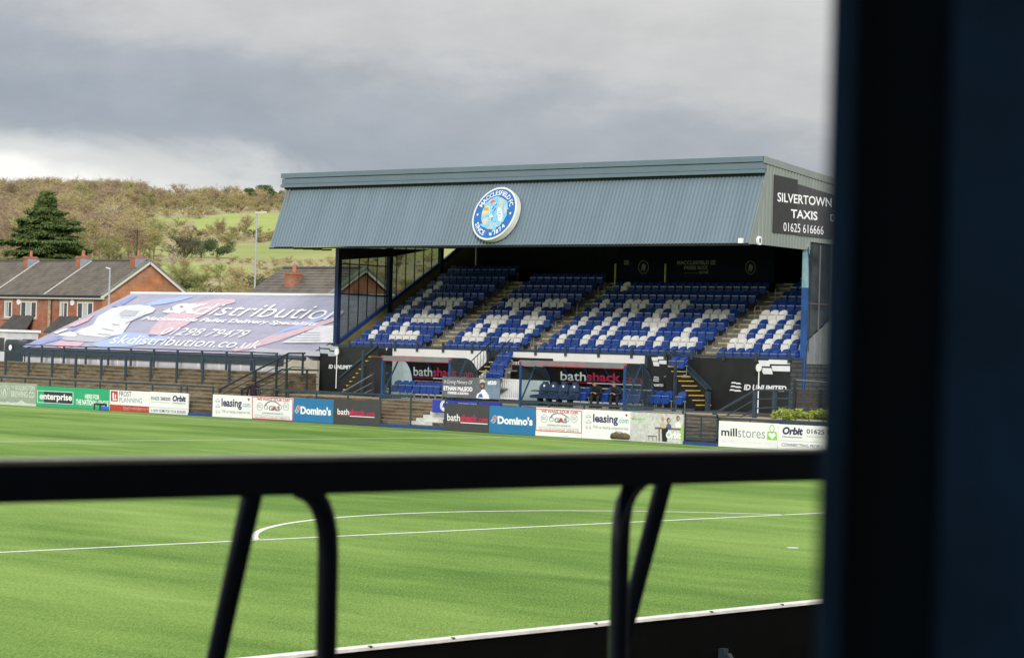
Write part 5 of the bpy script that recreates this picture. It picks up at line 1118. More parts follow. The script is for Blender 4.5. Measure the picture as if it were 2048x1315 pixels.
qpoly(t, ellp(888, 811, 8, 11, 20), q1, LETW, 'emblem_disc'); qring(t, 888, 811, 6.8, 9.6, .7, q2, mat('banner_royal_blue', (.03, .05, .36))); qpoly(t, [(884, 815), (886, 806), (889, 804), (892, 807), (891, 811), (893, 814), (889, 817), (887, 813)], q2, mat('banner_royal_blue', (0, 0, 0)), 'emblem')
T(t, "Don't Forget to Tag Us", 917, 804.5, 953, 807.5, LETW, pl=q1)
# ------------------------------------------------------------------ right-hand ramp rails, slatted fence, hedge
t = thing('handrail', 'blue-grey stepped handrail in front of the large black panel', 'handrail', (41.8, 33, 1.0))
hr(t, [(1437, 822), (1512, 779.5), (1581, 780)], 41.8, .045, STEEL); hr(t, [(1447, 834), (1512, 797.5), (1581, 796.5)], 41.8, .028, STEEL); hr(t, [(1462, 845), (1512, 816), (1581, 813)], 41.8, .028, STEEL)
for x, a, b in ((1429.5, 820, 852), (1510.5, 780, 848), (1549.5, 780.5, 848), (1580, 781, 850)): pst(t, x, a, b, 41.8, .13 if x != 1580 else .06, STEEL)
SLAT = mat('dark_timber_slats', (.045, .04, .035), .8, var=.3, scale=8)
t = thing('slatted_fence', 'dark horizontal timber slat fence behind the hedge', 'fence', (43.2, Yat(1620, 43.2, 1.5), 1.0)); ya, yb = Yat(1584, 43.2, 1.5), Yat(1760, 43.2, 1.5)
mb = MB()
for k in range(9): mb.box((43.2, yb, 1.05+k*.115), (43.22, ya, 1.05+k*.115+.09))
mb.build('slats', SLAT, t)
for px in (1589, 1640, 1700): y_ = Yat(px, 43.16, 1.6); MB().box((43.12, y_-.05, 1), (43.19, y_+.05, 2.45 if px == 1589 else 2.1)).build('post', STEELD, t)
MB().tube([(43.1, Yat(1592, 43.1, 2.4), 2.42), (43.1, Yat(1700, 43.1, 2.4), 2.34)], .02, 6).build('rail', RAILM, t)
HL = mat('bright_hedge_leaves', (.17, .24, .04), .6, scale=3, col2=(.38, .44, .08))
for k, px in enumerate((1566, 1592, 1618, 1646, 1676)):
    b_ = Vector((40.7, Yat(px, 40.7, 1.1), .86)); g_ = np.random.default_rng(px); bl = [((g_.normal()*.2, g_.normal()*.3, .20+.24*g_.random()), (.20, .22, .14), 140) for _ in range(6)]
    t = thing('laurel_bush', f"bright yellow-green shrub above the white boards, {ORD[k+1]} from the left", 'shrub', tuple(b_), 'shrubs above the right-hand boards'); V, Q = leaf_cloud(bl, .05, px); fast_mesh('foliage', V, Q, HL, parent=t, nper=4)
    MB().tube([b_+Vector((0, 0, -.12)), b_+Vector((0, 0, .35))], .02, 5).build('stem', BARK, t)
mb = MB(); mb.box((40.3, Yat(1720, 40.3, .9), .75), (41.1, Yat(1546, 40.3, .9), .9)); solid('planter', mb, STEEL, 'long blue-grey planter behind the right-hand white boards', 'planter')

# ------------------------------------------------------------------ people
SKIN = mat('skin', (.42, .25, .17), .5, var=.08, scale=20); SKIND = mat('dark_skin', (.12, .07, .05), .5); CLO = mat('black_jacket_cloth', (.012, .013, .018), .85, bump=.4, bscale=15); CLO2 = mat('dark_navy_cloth', (.018, .022, .045), .85, bump=.4, bscale=15); CLOM = mat('dark_maroon_cloth', (.016, .008, .012), .85, bump=.4, bscale=15); TRS = mat('dark_trousers', (.016, .017, .022), .85)
def skin_mesh(name, J, E, mats, parent, pick=None, root=0, sub=1, **kw):
    me = bpy.data.meshes.new(name); me.from_pydata([j[0] for j in J], E, []); ob = bpy.data.objects.new(name, me); COL.objects.link(ob)
    bm = bmesh.new(); bm.from_mesh(me); ly = bm.verts.layers.skin.verify(); bm.verts.ensure_lookup_table()
    for i, j in enumerate(J): bm.verts[i][ly].radius = (j[1], j[1] if len(j) < 3 else j[2]); bm.verts[i][ly].use_root = (i == root)
    bm.to_mesh(me); bm.free(); m = ob.modifiers.new('s', 'SKIN'); m.use_smooth_shade = True; s2 = ob.modifiers.new('u', 'SUBSURF'); s2.levels = sub; s2.render_levels = sub
    dg = bpy.context.evaluated_depsgraph_get(); m2 = bpy.data.meshes.new_from_object(ob.evaluated_get(dg)); bpy.data.objects.remove(ob); m2.name = name
    for q in mats: m2.materials.append(q)
    if pick:
        for p_ in m2.polygons: p_.material_index = pick(p_.center)
    for p_ in m2.polygons: p_.use_smooth = True
    ob = bpy.data.objects.new(name, m2); COL.objects.link(ob); ob.parent = parent; return tag(ob, **kw)
def person(label, loc, rot, pose, jacket, skin, hairm, cap=False):
    t = thing('person', label, 'person', (0, 0, 0)); 
    if pose == 'sit':   # faces -X locally, leaning forward over a phone
        J = [((0, 0, .50), .15), ((-.10, 0, .63), .15), ((-.24, 0, .76), .165), ((-.35, 0, .85), .14), ((-.43, 0, .91), .06), ((-.49, 0, .96), .085), ((-.53, 0, 1.02), .095), ((-.52, 0, 1.08), .07)]
        E = [(i, i+1) for i in range(7)]
        for s_ in (-1, 1):
            k = len(J); J += [((-.33, s_*.19, .84), .075), ((-.34, s_*.25, .63), .058), ((-.52, s_*.12, .60), .045), ((-.60, s_*.06, .62), .032)]; E += [(3, k), (k, k+1), (k+1, k+2), (k+2, k+3)]
            f = len(J)
            for q in range(4): J += [((-.645+.004*q, s_*(.035+.014*q), .630-.004*q), .010), ((-.670+.008*q, s_*(.030+.012*q), .650-.006*q), .008)]; E += [(k+3, len(J)-2), (len(J)-2, len(J)-1)]
            J += [((-.62, s_*.03, .65), .011), ((-.65, s_*.012, .665), .009)]; E += [(k+3, len(J)-2), (len(J)-2, len(J)-1)]
            k = len(J); J += [((-.06, s_*.11, .50), .10), ((-.48, s_*.15, .50), .075), ((-.46, s_*.15, .28), .058), ((-.42, s_*.15, .08), .045), ((-.54, s_*.17, .04), .042)]; E += [(0, k), (k, k+1), (k+1, k+2), (k+2, k+3), (k+3, k+4)]
        head = (-.53, 0, 1.01); hz = .90
        pick = lambda c: 1 if ((c.z > hz and c.x < -.42) or (c.x < -.57 and .57 < c.z < .72)) else 0 if c.z > .56 and c.x > -.57 else 2
    else:               # walking, arms relaxed
        J = [((0, 0, .95), .145), ((-.02, 0, 1.12), .15), ((-.04, 0, 1.3), .17), ((-.05, 0, 1.44), .13), ((-.06, 0, 1.52), .06), ((-.07, 0, 1.60), .085), ((-.08, 0, 1.68), .098), ((-.07, 0, 1.74), .07)]
        E = [(i, i+1) for i in range(7)]
        for s_ in (-1, 1):
            k = len(J); J += [((-.05, s_*.20, 1.42), .07), ((-.02+.05*s_, s_*.27, 1.15), .055), ((-.12+.05*s_, s_*.26, .92), .042), ((-.14+.05*s_, s_*.26, .84), .034)]; E += [(3, k), (k, k+1), (k+1, k+2), (k+2, k+3)]
            for q in range(4): J += [((-.17+.018*q+.05*s_, s_*.26, .775), .010), ((-.18+.018*q+.05*s_, s_*.25, .735), .008)]; E += [(k+3, len(J)-2), (len(J)-2, len(J)-1)]
            J += [((-.18+.05*s_, s_*.24, .80), .011), ((-.19+.05*s_, s_*.235, .77), .009)]; E += [(k+3, len(J)-2), (len(J)-2, len(J)-1)]
            k = len(J); J += [((-.01, s_*.10, .88), .10), ((-.10*s_, s_*.11, .50), .07), ((-.02-.12*s_, s_*.11, .10), .05), ((-.14-.12*s_, s_*.12, .04), .042)]; E += [(0, k), (k, k+1), (k+1, k+2), (k+2, k+3)]
        head = (-.08, 0, 1.67); hz = 1.55
        pick = lambda c: 1 if c.z > hz or c.z < .86 and abs(c.y) > .21 else 0 if c.z > .86 else 2
    bod = skin_mesh('body', J, E, [jacket, skin, TRS], t, pick)
    hx, hy, hz_ = head; g = MB()
    # hair or cap shell and face details
    bm = bmesh.new(); bmesh.ops.create_uvsphere(bm, u_segments=14, v_segments=10, radius=1)
    vs = [(hx+.012+v.co.x*.108, hy+v.co.y*.094, hz_+.035+v.co.z*.105) for v in bm.verts]; fs = [tuple(v.index for v in f.verts) for f in bm.faces if f.calc_center_median().z > -.05 or f.calc_center_median().x > .35]; bm.free()
    g.add(vs, fs)
    if cap: g.add([(hx-.09, -.07, hz_+.05), (hx-.09, .07, hz_+.05), (hx-.19, .05, hz_+.03), (hx-.19, -.05, hz_+.03)], [(0, 1, 2, 3)])
    h = g.build('cap' if cap else 'hair', hairm, t, smooth=True)
    f_ = MB()
    for s_ in (-1, 1): f_.box((hx-.098, s_*.035-.012, hz_+.002), (hx-.088, s_*.035+.012, hz_+.012))
    f_.build('eyes', C_BLK, t); MB().prism([(hx-.09, -.014, hz_-.03), (hx-.09, .014, hz_-.03), (hx-.085, .005, hz_+.01), (hx-.085, -.005, hz_+.01)], (-.025, 0, -.006)).build('nose', skin, t); MB().box((hx-.094, -.024, hz_-.056), (hx-.082, .024, hz_-.048)).build('mouth', C_RED, t)
    for s_ in (-1, 1): MB().box((hx-.01, s_*.092-.01, hz_-.025), (hx+.02, s_*.092+.01, hz_+.03)).build('ear', skin, t)
    t.location = loc; t.rotation_euler = (0, 0, rot); return t
HAIR = mat('dark_hair', (.02, .015, .012), .8); HAIR2 = mat('brown_hair', (.09, .055, .03), .8)
person('person in a black cap and dark jacket bent over a phone in the right dugout', (42.95, Yat(1192, 42.7, 1.6), .99), R(12), 'sit', CLO, SKIN, CLO, True)
person('person with short brown hair in a dark jacket, seated near the dugout post', (42.95, Yat(1232, 42.7, 1.6), .99), R(8), 'sit', CLO2, SKIN, HAIR2)
person('person in a dark jacket walking behind the car boards', (39.9, Yat(508, 39.9, 1.6), -.12), R(-120), 'walk', CLOM, SKIND, HAIR)

# ------------------------------------------------------------------ small things on the pitch edge
def ball(x, y, X, lab, r=.11):
    p = at(x, y, 0, X); bm = bmesh.new(); bmesh.ops.create_icosphere(bm, subdivisions=3, radius=r); mb = MB(); mb.add([(v.co.x+p.x, v.co.y+p.y, v.co.z+r) for v in bm.verts], [tuple(v.index for v in f.verts) for f in bm.faces]); bm.free()
    for q in range(len(mb.f)): mb.m[q] = 1 if q % 11 == 0 else 0
    mb.build('ball', [LETW, C_BLK], None, smooth=True, label=lab, cat='ball')
ball(461, 839, 38.2, 'small white ball on the grass by the car leasing board', .05); ball(1128, 871, 38.4, 'left one of two small white balls under the red-bordered board', .05); ball(1134, 871.5, 38.3, 'right one of two small white balls under the red-bordered board', .05)
p = at(1240, 882, 0, 38.35); CAMO = mat('camouflage_fabric', (.035, .03, .02), .8, scale=9, col2=(.17, .13, .05), bump=.5)
t = thing('kit_bag', 'black and yellowish camouflage kit bag lying against the white board', 'bag', (p.x, p.y, 0)); mb = MB(); L_ = .42
prof = [(-L_, .07), (-L_*.92, .12), (-L_*.6, .145), (0, .135), (L_*.5, .15), (L_*.9, .13), (L_, .09)]
k0 = 12
for i, (dy, r_) in enumerate(prof):
    for j in range(k0): a = 2*math.pi*j/k0; mb.v.append((p.x+r_*math.cos(a), p.y+dy, max(.0, r_*.95+r_*math.sin(a))*.9))
for i in range(len(prof)-1):
    for j in range(k0): mb.f.append((i*k0+j, i*k0+(j+1) % k0, (i+1)*k0+(j+1) % k0, (i+1)*k0+j)); mb.m.append(0)
mb.f.append(tuple(range(k0))); mb.m.append(0); mb.f.append(tuple(range((len(prof)-1)*k0, len(prof)*k0))); mb.m.append(0)
mb.build('bag_body', CAMO, t, smooth=True); MB().tube([(p.x-.08, p.y-.18, .24), (p.x-.14, p.y-.08, .29), (p.x-.14, p.y+.08, .29), (p.x-.08, p.y+.18, .24)], .014, 5).build('strap', C_BLK, t)
p = at(200, 822, 0, 38.2); t = thing('small_table', 'small black table standing on the grass by the green board', 'table', (p.x, p.y, 0))
MB().box((p.x-.2, p.y-.24, .17), (p.x+.2, p.y+.24, .26)).build('top', C_BLK, t)
for a_, b_ in ((-.17, -.2), (.17, -.2), (-.17, .2), (.17, .2)): MB().box((p.x+a_-.02, p.y+b_-.02, -.04), (p.x+a_+.02, p.y+b_+.02, .17)).build('leg', C_BLK, t)
p = at(209, 823, 0, 38.0); mb = MB(); mb.prism([(p.x-.15, p.y-.15, 0), (p.x-.15, p.y+.14, 0), (p.x-.13, p.y+.11, .08), (p.x-.12, p.y+.02, .14), (p.x-.13, p.y-.09, .11)], (.3, 0, 0)); solid('cloth_bundle', mb, mat('bright_blue_cloth', (.02, .12, .5), .8), 'bright blue bundle of cloth on the grass beside the small table', 'cloth')

# ------------------------------------------------------------------ houses behind the ground
BRICKF = bpy.data.materials.new('red_brick'); BRICKF.use_nodes = True; brick_nodes(BRICKF, (.30, .095, .045), (.38, .13, .06), (.26, .17, .12), .45)
BRICKG = bpy.data.materials.new('orange_brick'); BRICKG.use_nodes = True; brick_nodes(BRICKG, (.42, .145, .055), (.50, .19, .075), (.34, .22, .14), .45)
TILE = mat('brown_roof_tiles', (.085, .076, .064), .85, scale=1.2, col2=(.17, .15, .12)); TILED = mat('dark_roof_tiles', (.045, .042, .040), .85, scale=2, col2=(.08, .075, .07))
MOSS = mat('mossy_verge_tiles', (.13, .16, .12), .9, scale=3, col2=(.20, .23, .20)); FASC = mat('cream_fascia', (.62, .60, .52), .6, var=.05); UPVC = mat('white_window_frame', (.78, .78, .78), .4, var=.03); STONE = mat('buff_stone', (.36, .31, .20), .9, var=.2, scale=3)
WGL = mat('window_glass_dark', (.03, .035, .04), .08, var=.5, scale=1.5, spec=.8); CURT = mat('pale_curtain', (.42, .45, .42), .9, var=.15, scale=8); TERRA = mat('terracotta_pot', (.42, .16, .08), .8)
def roof_slope(x0, z0, x1, z1, y0, y1, m, t, rows=17, name='roof'):
    # tiled slope with real overlapping courses
    mb = MB()
    for i in range(rows):
        a, b = i/rows, (i+1)/rows; xa, za, xb, zb = x0+(x1-x0)*a, z0+(z1-z0)*a, x0+(x1-x0)*b, z0+(z1-z0)*b
        mb.add([(xa, y0, za+.06), (xa, y1, za+.06), (xb, y1, zb+.0), (xb, y0, zb+.0), (xa, y0, za-.03), (xa, y1, za-.03)], [(0, 1, 2, 3), (0, 4, 5, 1)])
    mb.add([(x0, y0, z0-.03), (x0, y1, z0-.03), (x1, y1, z1-.06), (x1, y0, z1-.06)], [(0, 1, 2, 3)])
    return mb.build(name, m, t)
def window(t, x, yc, w, zb, h, n=2, sill=True):
    fr = MB(); f = .06; fr.box((x-.05, yc-w/2, zb), (x+.02, yc-w/2+f, zb+h)).box((x-.05, yc+w/2-f, zb), (x+.02, yc+w/2, zb+h)).box((x-.05, yc-w/2+f, zb), (x+.02, yc+w/2-f, zb+f)).box((x-.05, yc-w/2+f, zb+h-f), (x+.02, yc+w/2-f, zb+h))
    for k in range(1, n): y_ = yc-w/2+w*k/n; fr.box((x-.048, y_-.035, zb+f), (x+.02, y_+.035, zb+h-f))
    o = fr.build('window', UPVC, t); MB().box((x-.02, yc-w/2+f, zb+f), (x+.0, yc+w/2-f, zb+h-f)).build('pane', WGL, o)
    if n > 2:
        cb = MB(); cb.box((x-.03, yc-w/6+.05, zb+f), (x-.021, yc+w/6-.05, zb+h-f)); cb.build('curtain', CURT, o)
    else: MB().box((x-.03, yc+w/4-.08, zb+f), (x-.021, yc+w/2-f, zb+h-f)).build('curtain', CURT, o)
    if sill: MB().box((x-.10, yc-w/2-.12, zb-.16), (x+.02, yc+w/2+.12, zb)).build('sill', STONE, o)
    MB().box((x-.03, yc-w/2-.1, zb+h+.002), (x+.02, yc+w/2+.1, zb+h+.2)).build('lintel', STONE, o)
def chimney(t, x, y, zb, zt, lead=True):
    c = MB().box((x-.45, y-.33, zb), (x+.45, y+.33, zt)).box((x-.5, y-.38, zt-.18), (x+.5, y+.38, zt-.05)).build('chimney', BRICKF, t)
    MB().tube([(x, y-.05, zt), (x, y-.05, zt+.45)], .14, 10, r1=.12).build('chimney_pot', TERRA, c)
    MB().box((x-.52, y-.42, zb+.2), (x+.46, y-.34, zb+.9)).build('flashing', mat('lead_flashing', (.25, .27, .30), .6), c)
G0 = atd(205, 590, 193); HX, HY, GE = G0.x, G0.y, 1.04; EV, RG, HD, HWID = 6.5, 9.25, 8.6, 6.7
def house(i, label, gable=False, wins=(), bay=None):
    y0, y1 = HY+i*HWID, HY+(i+1)*HWID-.004; t = thing('brick_house', label, 'house', (HX, (y0+y1)/2, GE), 'terraced houses behind the ground')
    MB().prism([(HX, y0+.01, GE), (HX+HD, y0+.01, GE), (HX+HD, y0+.01, EV), (HX+HD/2, y0+.01, RG-.12), (HX, y0+.01, EV)], (0, y1-y0-.02, 0)).build('wall', [BRICKF], t)
    if gable: MB().prism([(HX-.003, y0-.02, GE), (HX+HD+.003, y0-.02, GE), (HX+HD+.003, y0-.02, EV), (HX+HD/2, y0-.02, RG-.13), (HX-.003, y0-.02, EV)], (0, .025, 0)).build('gable_wall', BRICKG, t)
    yo = y0-.25 if gable else y0
    roof_slope(HX-.35, EV-.1, HX+HD/2, RG, yo, y1, TILE, t); roof_slope(HX+HD+.35, EV-.1, HX+HD/2, RG, yo, y1, TILE, t)
    MB().tube([(HX+HD/2, yo, RG+.02), (HX+HD/2, y1, RG+.02)], .11, 8).build('ridge_tiles', TILED, t)
    MB().box((HX-.42, yo, EV-.22), (HX-.32, y1, EV-.08)).build('gutter', STEELD, t); MB().box((HX-.32, yo, EV-.36), (HX-.0, y1, EV-.24)).build('fascia_board', FASC, t)
    if gable:
        for sx in (-1, 1):
            xe = HX-.35 if sx < 0 else HX+HD+.35; MB().beam((xe, yo-.03, EV-.24), (HX+HD/2, yo-.03, RG-.13), .05, .20).build('barge_board', FASC, t); MB().beam((xe, yo-.02, EV-.04), (HX+HD/2, yo-.02, RG+.07), .16, .10).build('verge_tiles', MOSS, t)
    else: MB().beam((HX-.35, y0, EV-.02), (HX+HD/2, y0, RG+.07), .10, .06).build('party_flashing', mat('party_line_mortar', (.5, .5, .48), .8), t)
    chimney(t, HX+HD/2-.55, y0+.55, RG-.75, RG+.35)
    for (yc, w, n) in wins: window(t, HX, y0+yc, w, EV-1.85, 1.25, n)
    if bay:
        ya, yb = y0+bay[0], y0+bay[1]; z2 = 3.6
        b_ = MB().box((HX-.9, ya+.1, GE), (HX-.01, yb-.1, 2.2)).build('bay', FASC, t)
        for k in range(3): a_ = ya+.2+(yb-ya-.4)*k/3; MB().box((HX-.93, a_+.06, 2.2), (HX-.88, a_+(yb-ya-.4)/3-.06, z2-.15)).build('pane', WGL, b_)
        MB().box((HX-.9, ya+.1, 2.2), (HX-.86, yb-.1, z2)).build('bay_frame', UPVC, b_)
        MB().prism([(HX-1.2, ya-.1, z2), (HX-1.2, yb+.1, z2), (HX-.02, yb-.35, z2+1.25), (HX-.02, ya+.35, z2+1.25)], (0, 0, -.1)).build('bay_roof', TILED, t)
    MB().prism([(HX-.06, y1-1.0+.30*math.cos(k*.52)+.0, EV-.75+.22*math.sin(k*.52)) for k in range(12)] if False else [(HX-.08, y0+3.55+.24*math.cos(k*.52), EV-.62+.24*math.sin(k*.52)) for k in range(12)], (.07, 0, 0)).build('alarm_box', UPVC, t)
    for k in range(14): z_ = GE+.1+k*.38; MB().box((HX-.03, y1-.5+(.12 if k % 2 else 0), z_), (HX-.001, y1-.12, z_+.36)).build('quoin', STONE, t)
    MB().tube([(HX-.08, y1-.62, GE), (HX-.08, y1-.62, EV-.2)], .05, 6).build('downpipe', mat('dark_red_downpipe', (.07, .02, .02), .5), t)
    return t
house(0, 'brick house at the right end of the terrace with an orange gable', True, [(2.0, 1.9, 3), (4.6, .95, 2)], (2.4, 5.4))
house(1, 'middle brick house of the terrace', False, [(2.3, 2.0, 3), (4.9, .95, 2)], (1.2, 4.6))
house(2, 'leftmost brick house of the terrace, cut by the photo edge', False, [(2.3, 2.0, 3), (4.9, .95, 2)], (1.2, 4.6))
mb = MB()
for k in range(2): pass
p = Vector((HX-.001, HY, 0))
# house behind the marquee
def house2():
    g = atd(724, 537, 160); x_, y_ = g.x, g.y; hd = 9.0; RG2, EV2 = 8.05, 5.3; t = thing('brick_house', 'brick house behind the marquee with a tall chimney and brown roof', 'house', (x_, y_+4, GE)); L_ = 7.2
    MB().prism([(x_-hd/2, y_, GE), (x_+hd/2, y_, GE), (x_+hd/2, y_, EV2), (x_, y_, RG2-.12), (x_-hd/2, y_, EV2)], (0, L_, 0)).build('wall', BRICKF, t)
    roof_slope(x_-hd/2-.35, EV2-.1, x_, RG2, y_-.3, y_+L_+.2, TILE, t, 15); roof_slope(x_+hd/2+.35, EV2-.1, x_, RG2, y_-.3, y_+L_+.2, TILE, t, 15)
    for sx in (-1, 1): MB().beam((x_+sx*(hd/2+.35), y_-.33, EV2-.22), (x_, y_-.33, RG2-.1), .05, .20).build('barge_board', FASC, t); MB().beam((x_+sx*(hd/2+.35), y_-.32, EV2-.02), (x_, y_-.32, RG2+.07), .3, .14).build('verge_tiles', MOSS, t)
    MB().tube([(x_, y_-.3, RG2+.02), (x_, y_+L_, RG2+.02)], .11, 8).build('ridge_tiles', TILED, t)
    c = at(572, 560, 0, x_-1.6); chimney(t, x_-1.8, c.y-.9, 5.6, RG2-.30)
    # lower side wing with its own gable
    gx = x_+3.6; MB().prism([(gx-2.2, y_-2.2, GE), (gx+2.2, y_-2.2, GE), (gx+2.2, y_-2.2, 5.2), (gx, y_-2.2, 6.5), (gx-2.2, y_-2.2, 5.2)], (0, 2.19, 0)).build('wing_wall', BRICKF, t)
    for sx in (-1, 1):
        MB().prism([(gx+sx*2.5, y_-2.5, 5.0), (gx, y_-2.5, 6.55), (gx, y_-2.5, 6.68), (gx+sx*2.5, y_-2.5, 5.13)], (0, 2.49, 0)).build('wing_roof', MOSS, t); MB().beam((gx+sx*2.5, y_-2.53, 4.95), (gx, y_-2.53, 6.5), .05, .18).build('barge_board', FASC, t)
house2()
def lamp_post(x, ytop, ybot, dist, arm, lab):
    b_ = atd(x-2, ybot, dist); tp_ = atd(x, ytop, dist); t = thing('street_lamp', lab, 'street lamp', (b_.x, b_.y, GE)); LG = mat('galvanised_lamp_post', (.36, .39, .41), .5)
    MB().tube([(b_.x, b_.y, GE), (b_.x, b_.y, tp_.z)], .085, 8, r1=.05).build('pole', LG, t); d = Vector((Rv.x, Rv.y, 0)).normalized()*arm; a_ = Vector((b_.x, b_.y, tp_.z))
    MB().beam(a_-d*.15, a_+d*.9+Vector((0, 0, .05)), .16, .07).build('lamp_head', mat('lamp_head_white', (.6, .6, .6), .4), t)
lamp_post(511, 425, 590, 175, .75, 'tall street lamp standing against the hillside beside the stand'); lamp_post(220, 537, 600, 150, -.25, 'short street lamp in front of the orange brick gable')
def aerial(p_, h, lab):
    t = thing('aerial', lab, 'aerial', tuple(p_)); MB().tube([p_, p_+Vector((0, 0, h))], .035, 5).build('mast', STEELD, t)
    MB().beam(p_+Vector((0, -.5, h-.15)), p_+Vector((0, .5, h-.15)), .03).build('boom', STEELD, t)
    for k in range(5): MB().beam(p_+Vector((-.2, -.45+k*.22, h-.15)), p_+Vector((.2, -.45+k*.22, h-.15)), .02).build('element', STEELD, t)
aerial(Vector((HX+HD/2-.7, HY+.5, RG+.2)), 2.2, 'television aerial on the chimney nearest the gable'); aerial(Vector((HX+HD/2-.7, HY+2*HWID+.5, RG+.2)), 2.0, 'television aerial on the chimney of the leftmost house')
# van and the grey booths at the far left
def box_van():
    p_ = at(6, 720, 0, 47.5); t = thing('white_cabin', 'white boxy cabin at the far left edge of the terrace', 'cabin', (47.5, p_.y, GE))
    ya, yb = Yat(-60, 47.5, 2.5), Yat(15, 47.5, 2.5); MB().box((47.5, yb, GE), (49.5, ya, 3.42)).build('body', mat('white_cabin_paint', (.6, .6, .6), .5, dirt=.3), t); MB().box((47.4, yb-.1, 3.42), (49.6, ya+.1, 3.55)).build('roof', LETW, t); MB().box((47.46, yb+.3, 2.4), (47.498, yb+1.1, 3.1)).build('window', WGL, t)
box_van()
for k, (xa, xb) in enumerate(((8.5, 39.5), (41.5, 66))):
    X = 45.4+k*.6; ya, yb = Yat(xa, X, 2.2), Yat(xb, X, 2.2); w = ya-yb; zt = at(24, 678.5 if k == 0 else 677, 0, X).z; t = thing('grey_booth', ['rounded grey booth with a white badge beside the cabin', 'rounded grey booth half hidden by the marquee corner'][k], 'booth', (X, (ya+yb)/2, GE), 'rounded booths')
    def prof(sc_): return [(X-.02*(1-sc_)*5, (ya+yb)/2+sc_*w/2*a, GE+(zt-GE)*(.5+.5*sc_)*b if b > .5 else GE+(1-sc_)*.2) for a, b in ((-1, 0), (-1, .86), (-.92, .95), (-.7, 1), (.7, 1), (.92, .95), (1, .86), (1, 0))]
    MB().prism(prof(1), (1.0, 0, 0)).build('shell', mat('booth_grey', (.05, .065, .075), .45, var=.15), t)
    MB().prism(prof(.8), (.09, 0, 0)).build('door', mat('booth_dark_door', (.03, .042, .05), .4), t)
    MB().prism([(X-.13, (ya+yb)/2+.13*math.cos(i*.524), zt-.42+.15*math.sin(i*.524)) for i in range(12)], (.02, 0, 0)).build('badge', LETW, t)

# ------------------------------------------------------------------ the near stand we look out from
NB = mat('near_barrier_dark_paint', (.010, .020, .036), .22, var=.2); NCON = mat('near_floor_concrete', (.10, .095, .085), .9, var=.2)
FLZ = 1.75
t = thing('crush_barrier', 'near black barrier with two bent tube legs and two slanting braces', 'barrier', (-33, -28.7, FLZ))
YB = -28.7; BPx = lambda x, y, v=YB: at(x, y, 1, v)
MB().beam(BPx(-260, 970), BPx(1800, 926.5), .050, .047).build('top_rail', NB, t)
def tubepts(P): return [BPx(x, y) for x, y in P]
zf = FLZ
def legL(P, name):
    a = tubepts(P); a.append(Vector((a[-1].x, YB, zf))); MB().tube(a, .0148, 12).build(name, NB, t, smooth=True)
a_, b_ = BPx(-260, 970), BPx(1800, 926.5); MB().beam(a_+Vector((0, -.003, .0255)), b_+Vector((0, -.003, .0255)), .046, .0055).build('rail_highlight', mat('painted_rail_highlight', (.85, .76, .60), .35, var=.25, scale=7), t)  # pale strip laid on the rail to paint in its sky highlight
legL([(598, 975), (612, 980), (628, 992), (641, 1010), (650, 1035), (655, 1065), (656, 1110), (652, 1315)], 'leg'); legL([(1302, 940), (1288, 952), (1272, 966), (1258, 984), (1248, 1008), (1243, 1040), (1240, 1090), (1236, 1315)], 'leg')
def brace(x0, y0, x1, y1):
    a = BPx(x0, y0); d0, d1 = BPx(x0, y0), None
    # leans away from us: solve where the lower photo point meets a plane half a metre further on
    k = YB+.28; b = BPx(x1, y1, k); dirv = (b-a); L_ = (zf-a.z)/dirv.z; MB().tube([a, a+dirv*L_], .0148, 12).build('brace', NB, t, smooth=True)
brace(507, 975, 432, 1315); brace(1331, 950, 1262, 1215)
# dark column
t = thing('steel_column', 'blurred dark navy steel column filling the right side', 'column', (0, 0, 0))
d = ray(1650, 500); c0 = CAM+d*1.06; cdir = Vector((d.x, d.y, 0)).normalized(); side = Vector((cdir.y, -cdir.x, 0))
def colbox(s0, s1, d0, d1, m, name):
    P = [c0+side*a+cdir*b for a, b in ((s0, d0), (s1, d0), (s1, d1), (s0, d1))]; MB().prism([(p.x, p.y, FLZ) for p in P], (0, 0, 5.5-FLZ)).build(name, m, t)
COLM = mat('column_navy_paint', (.012, .085, .21), .42, var=.45, scale=9); COLD = mat('column_web_painted_shade', (.010, .035, .065), .6, var=.4, scale=6)  # web mixed darker than the flanges, its recess shadow painted in
colbox(0, .010, -.004, .11, COLM, 'flange'); colbox(.0102, .05, .035, .045, COLD, 'web'); colbox(.0502, .17, .0, .11, COLM, 'flange')
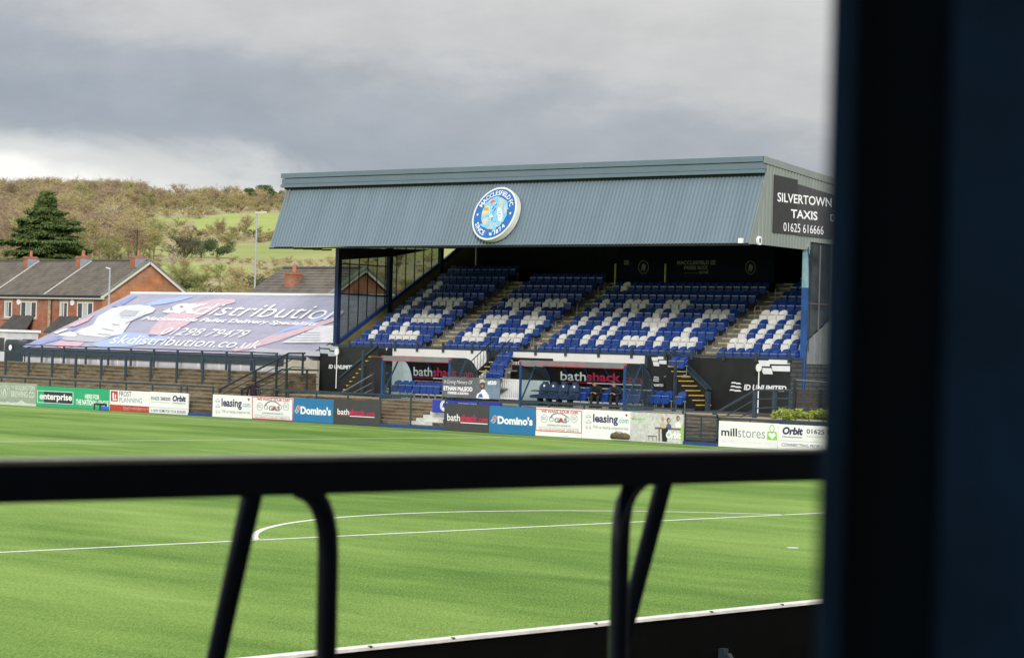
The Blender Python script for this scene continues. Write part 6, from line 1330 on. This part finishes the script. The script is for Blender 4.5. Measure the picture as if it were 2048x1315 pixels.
# near fence behind the goal
t = thing('goal_end_fence', 'black panelled fence behind the goal with a pale top edge', 'fence', (0, -18, 0)); FZ = 1.08
fz = lambda x: FZ+(x+16.3)*.0062
MB().prism([(-40, -18.06, .0), (0, -18.06, .0), (0, -18.06, fz(0)), (-40, -18.06, fz(-40))], (0, .04, 0)).build('boards', mat('fence_back_black', (.006, .006, .006), .95, spec=.0), t); MB().prism([(-40, -18.09, fz(-40)), (0, -18.09, fz(0)), (0, -18.09, fz(0)+.024), (-40, -18.09, fz(-40)+.024)], (0, .11, 0)).build('capping', mat('pale_capping', (.76, .74, .68), .7, var=.2, scale=5), t)
mb = MB()
FPM = mat('fence_post_dark', (.018, .034, .05), .7)
for k in range(10): x_ = -26+k*2.5; MB().box((x_, -18.16, 0), (x_+.06, -18.10, FZ-.3)).build('post', FPM, t)
for x_ in np.arange(-26, -2, 2.5):
    MB().beam((x_+.03, -18.17, FZ-.35), (x_+.03, -18.8, .02), .05).build('brace', FPM, t)
for x_ in (-22.62, -21.75, -20.1, -18.6, -17.6): MB().box((x_, -18.094, fz(x_)+.018), (x_+.022, -18.07, fz(x_)+.032)).build('bolt', STEELD, t)
# terrace floor, steps, rear wall and roof around the camera
mb = MB(); pts = [(-45, FLZ-.6), (-29.9, FLZ-.6)]
prof = [(-42, -.1), (-42, 3.2), (-31.9, 1.95), (-30.4, 1.95), (-30.4, FLZ), (-28.2, FLZ), (-28.2, 1.5), (-27.2, 1.5), (-27.2, 1.2), (-26.2, 1.2), (-26.2, .9), (-25.2, .9), (-25.2, .6), (-24.2, .6), (-24.2, .3), (-23.2, .3), (-23.2, -.1)]
prof = [(-42, -.1), (-42, 1.95), (-30.4, 1.95), (-30.4, FLZ)]+prof[5:]
mb.prism([(-60, a, b) for a, b in prof], (60, 0, 0)); solid('near_terrace', mb, NCON, 'shaded concrete terrace steps of the near stand', 'terrace')
mb = MB(); mb.poly([(-60, -23.2, .01), (0, -23.2, .01), (0, -18.06, .01), (-60, -18.06, .01)]); struct('path', mb, mat('perimeter_path', (.12, .08, .055), .9, var=.3))
mb = MB(); mb.box((-60, -42, 5.4), (0, -27.6, 5.55)); solid('near_roof', mb, SOFF, 'dark roof over the near terrace', 'roof')
mb = MB(); mb.box((-60, -42.2, 1.95), (0, -42, 4.4)); solid('rear_wall', mb, SOFF, 'dark rear wall of the near terrace', 'wall')
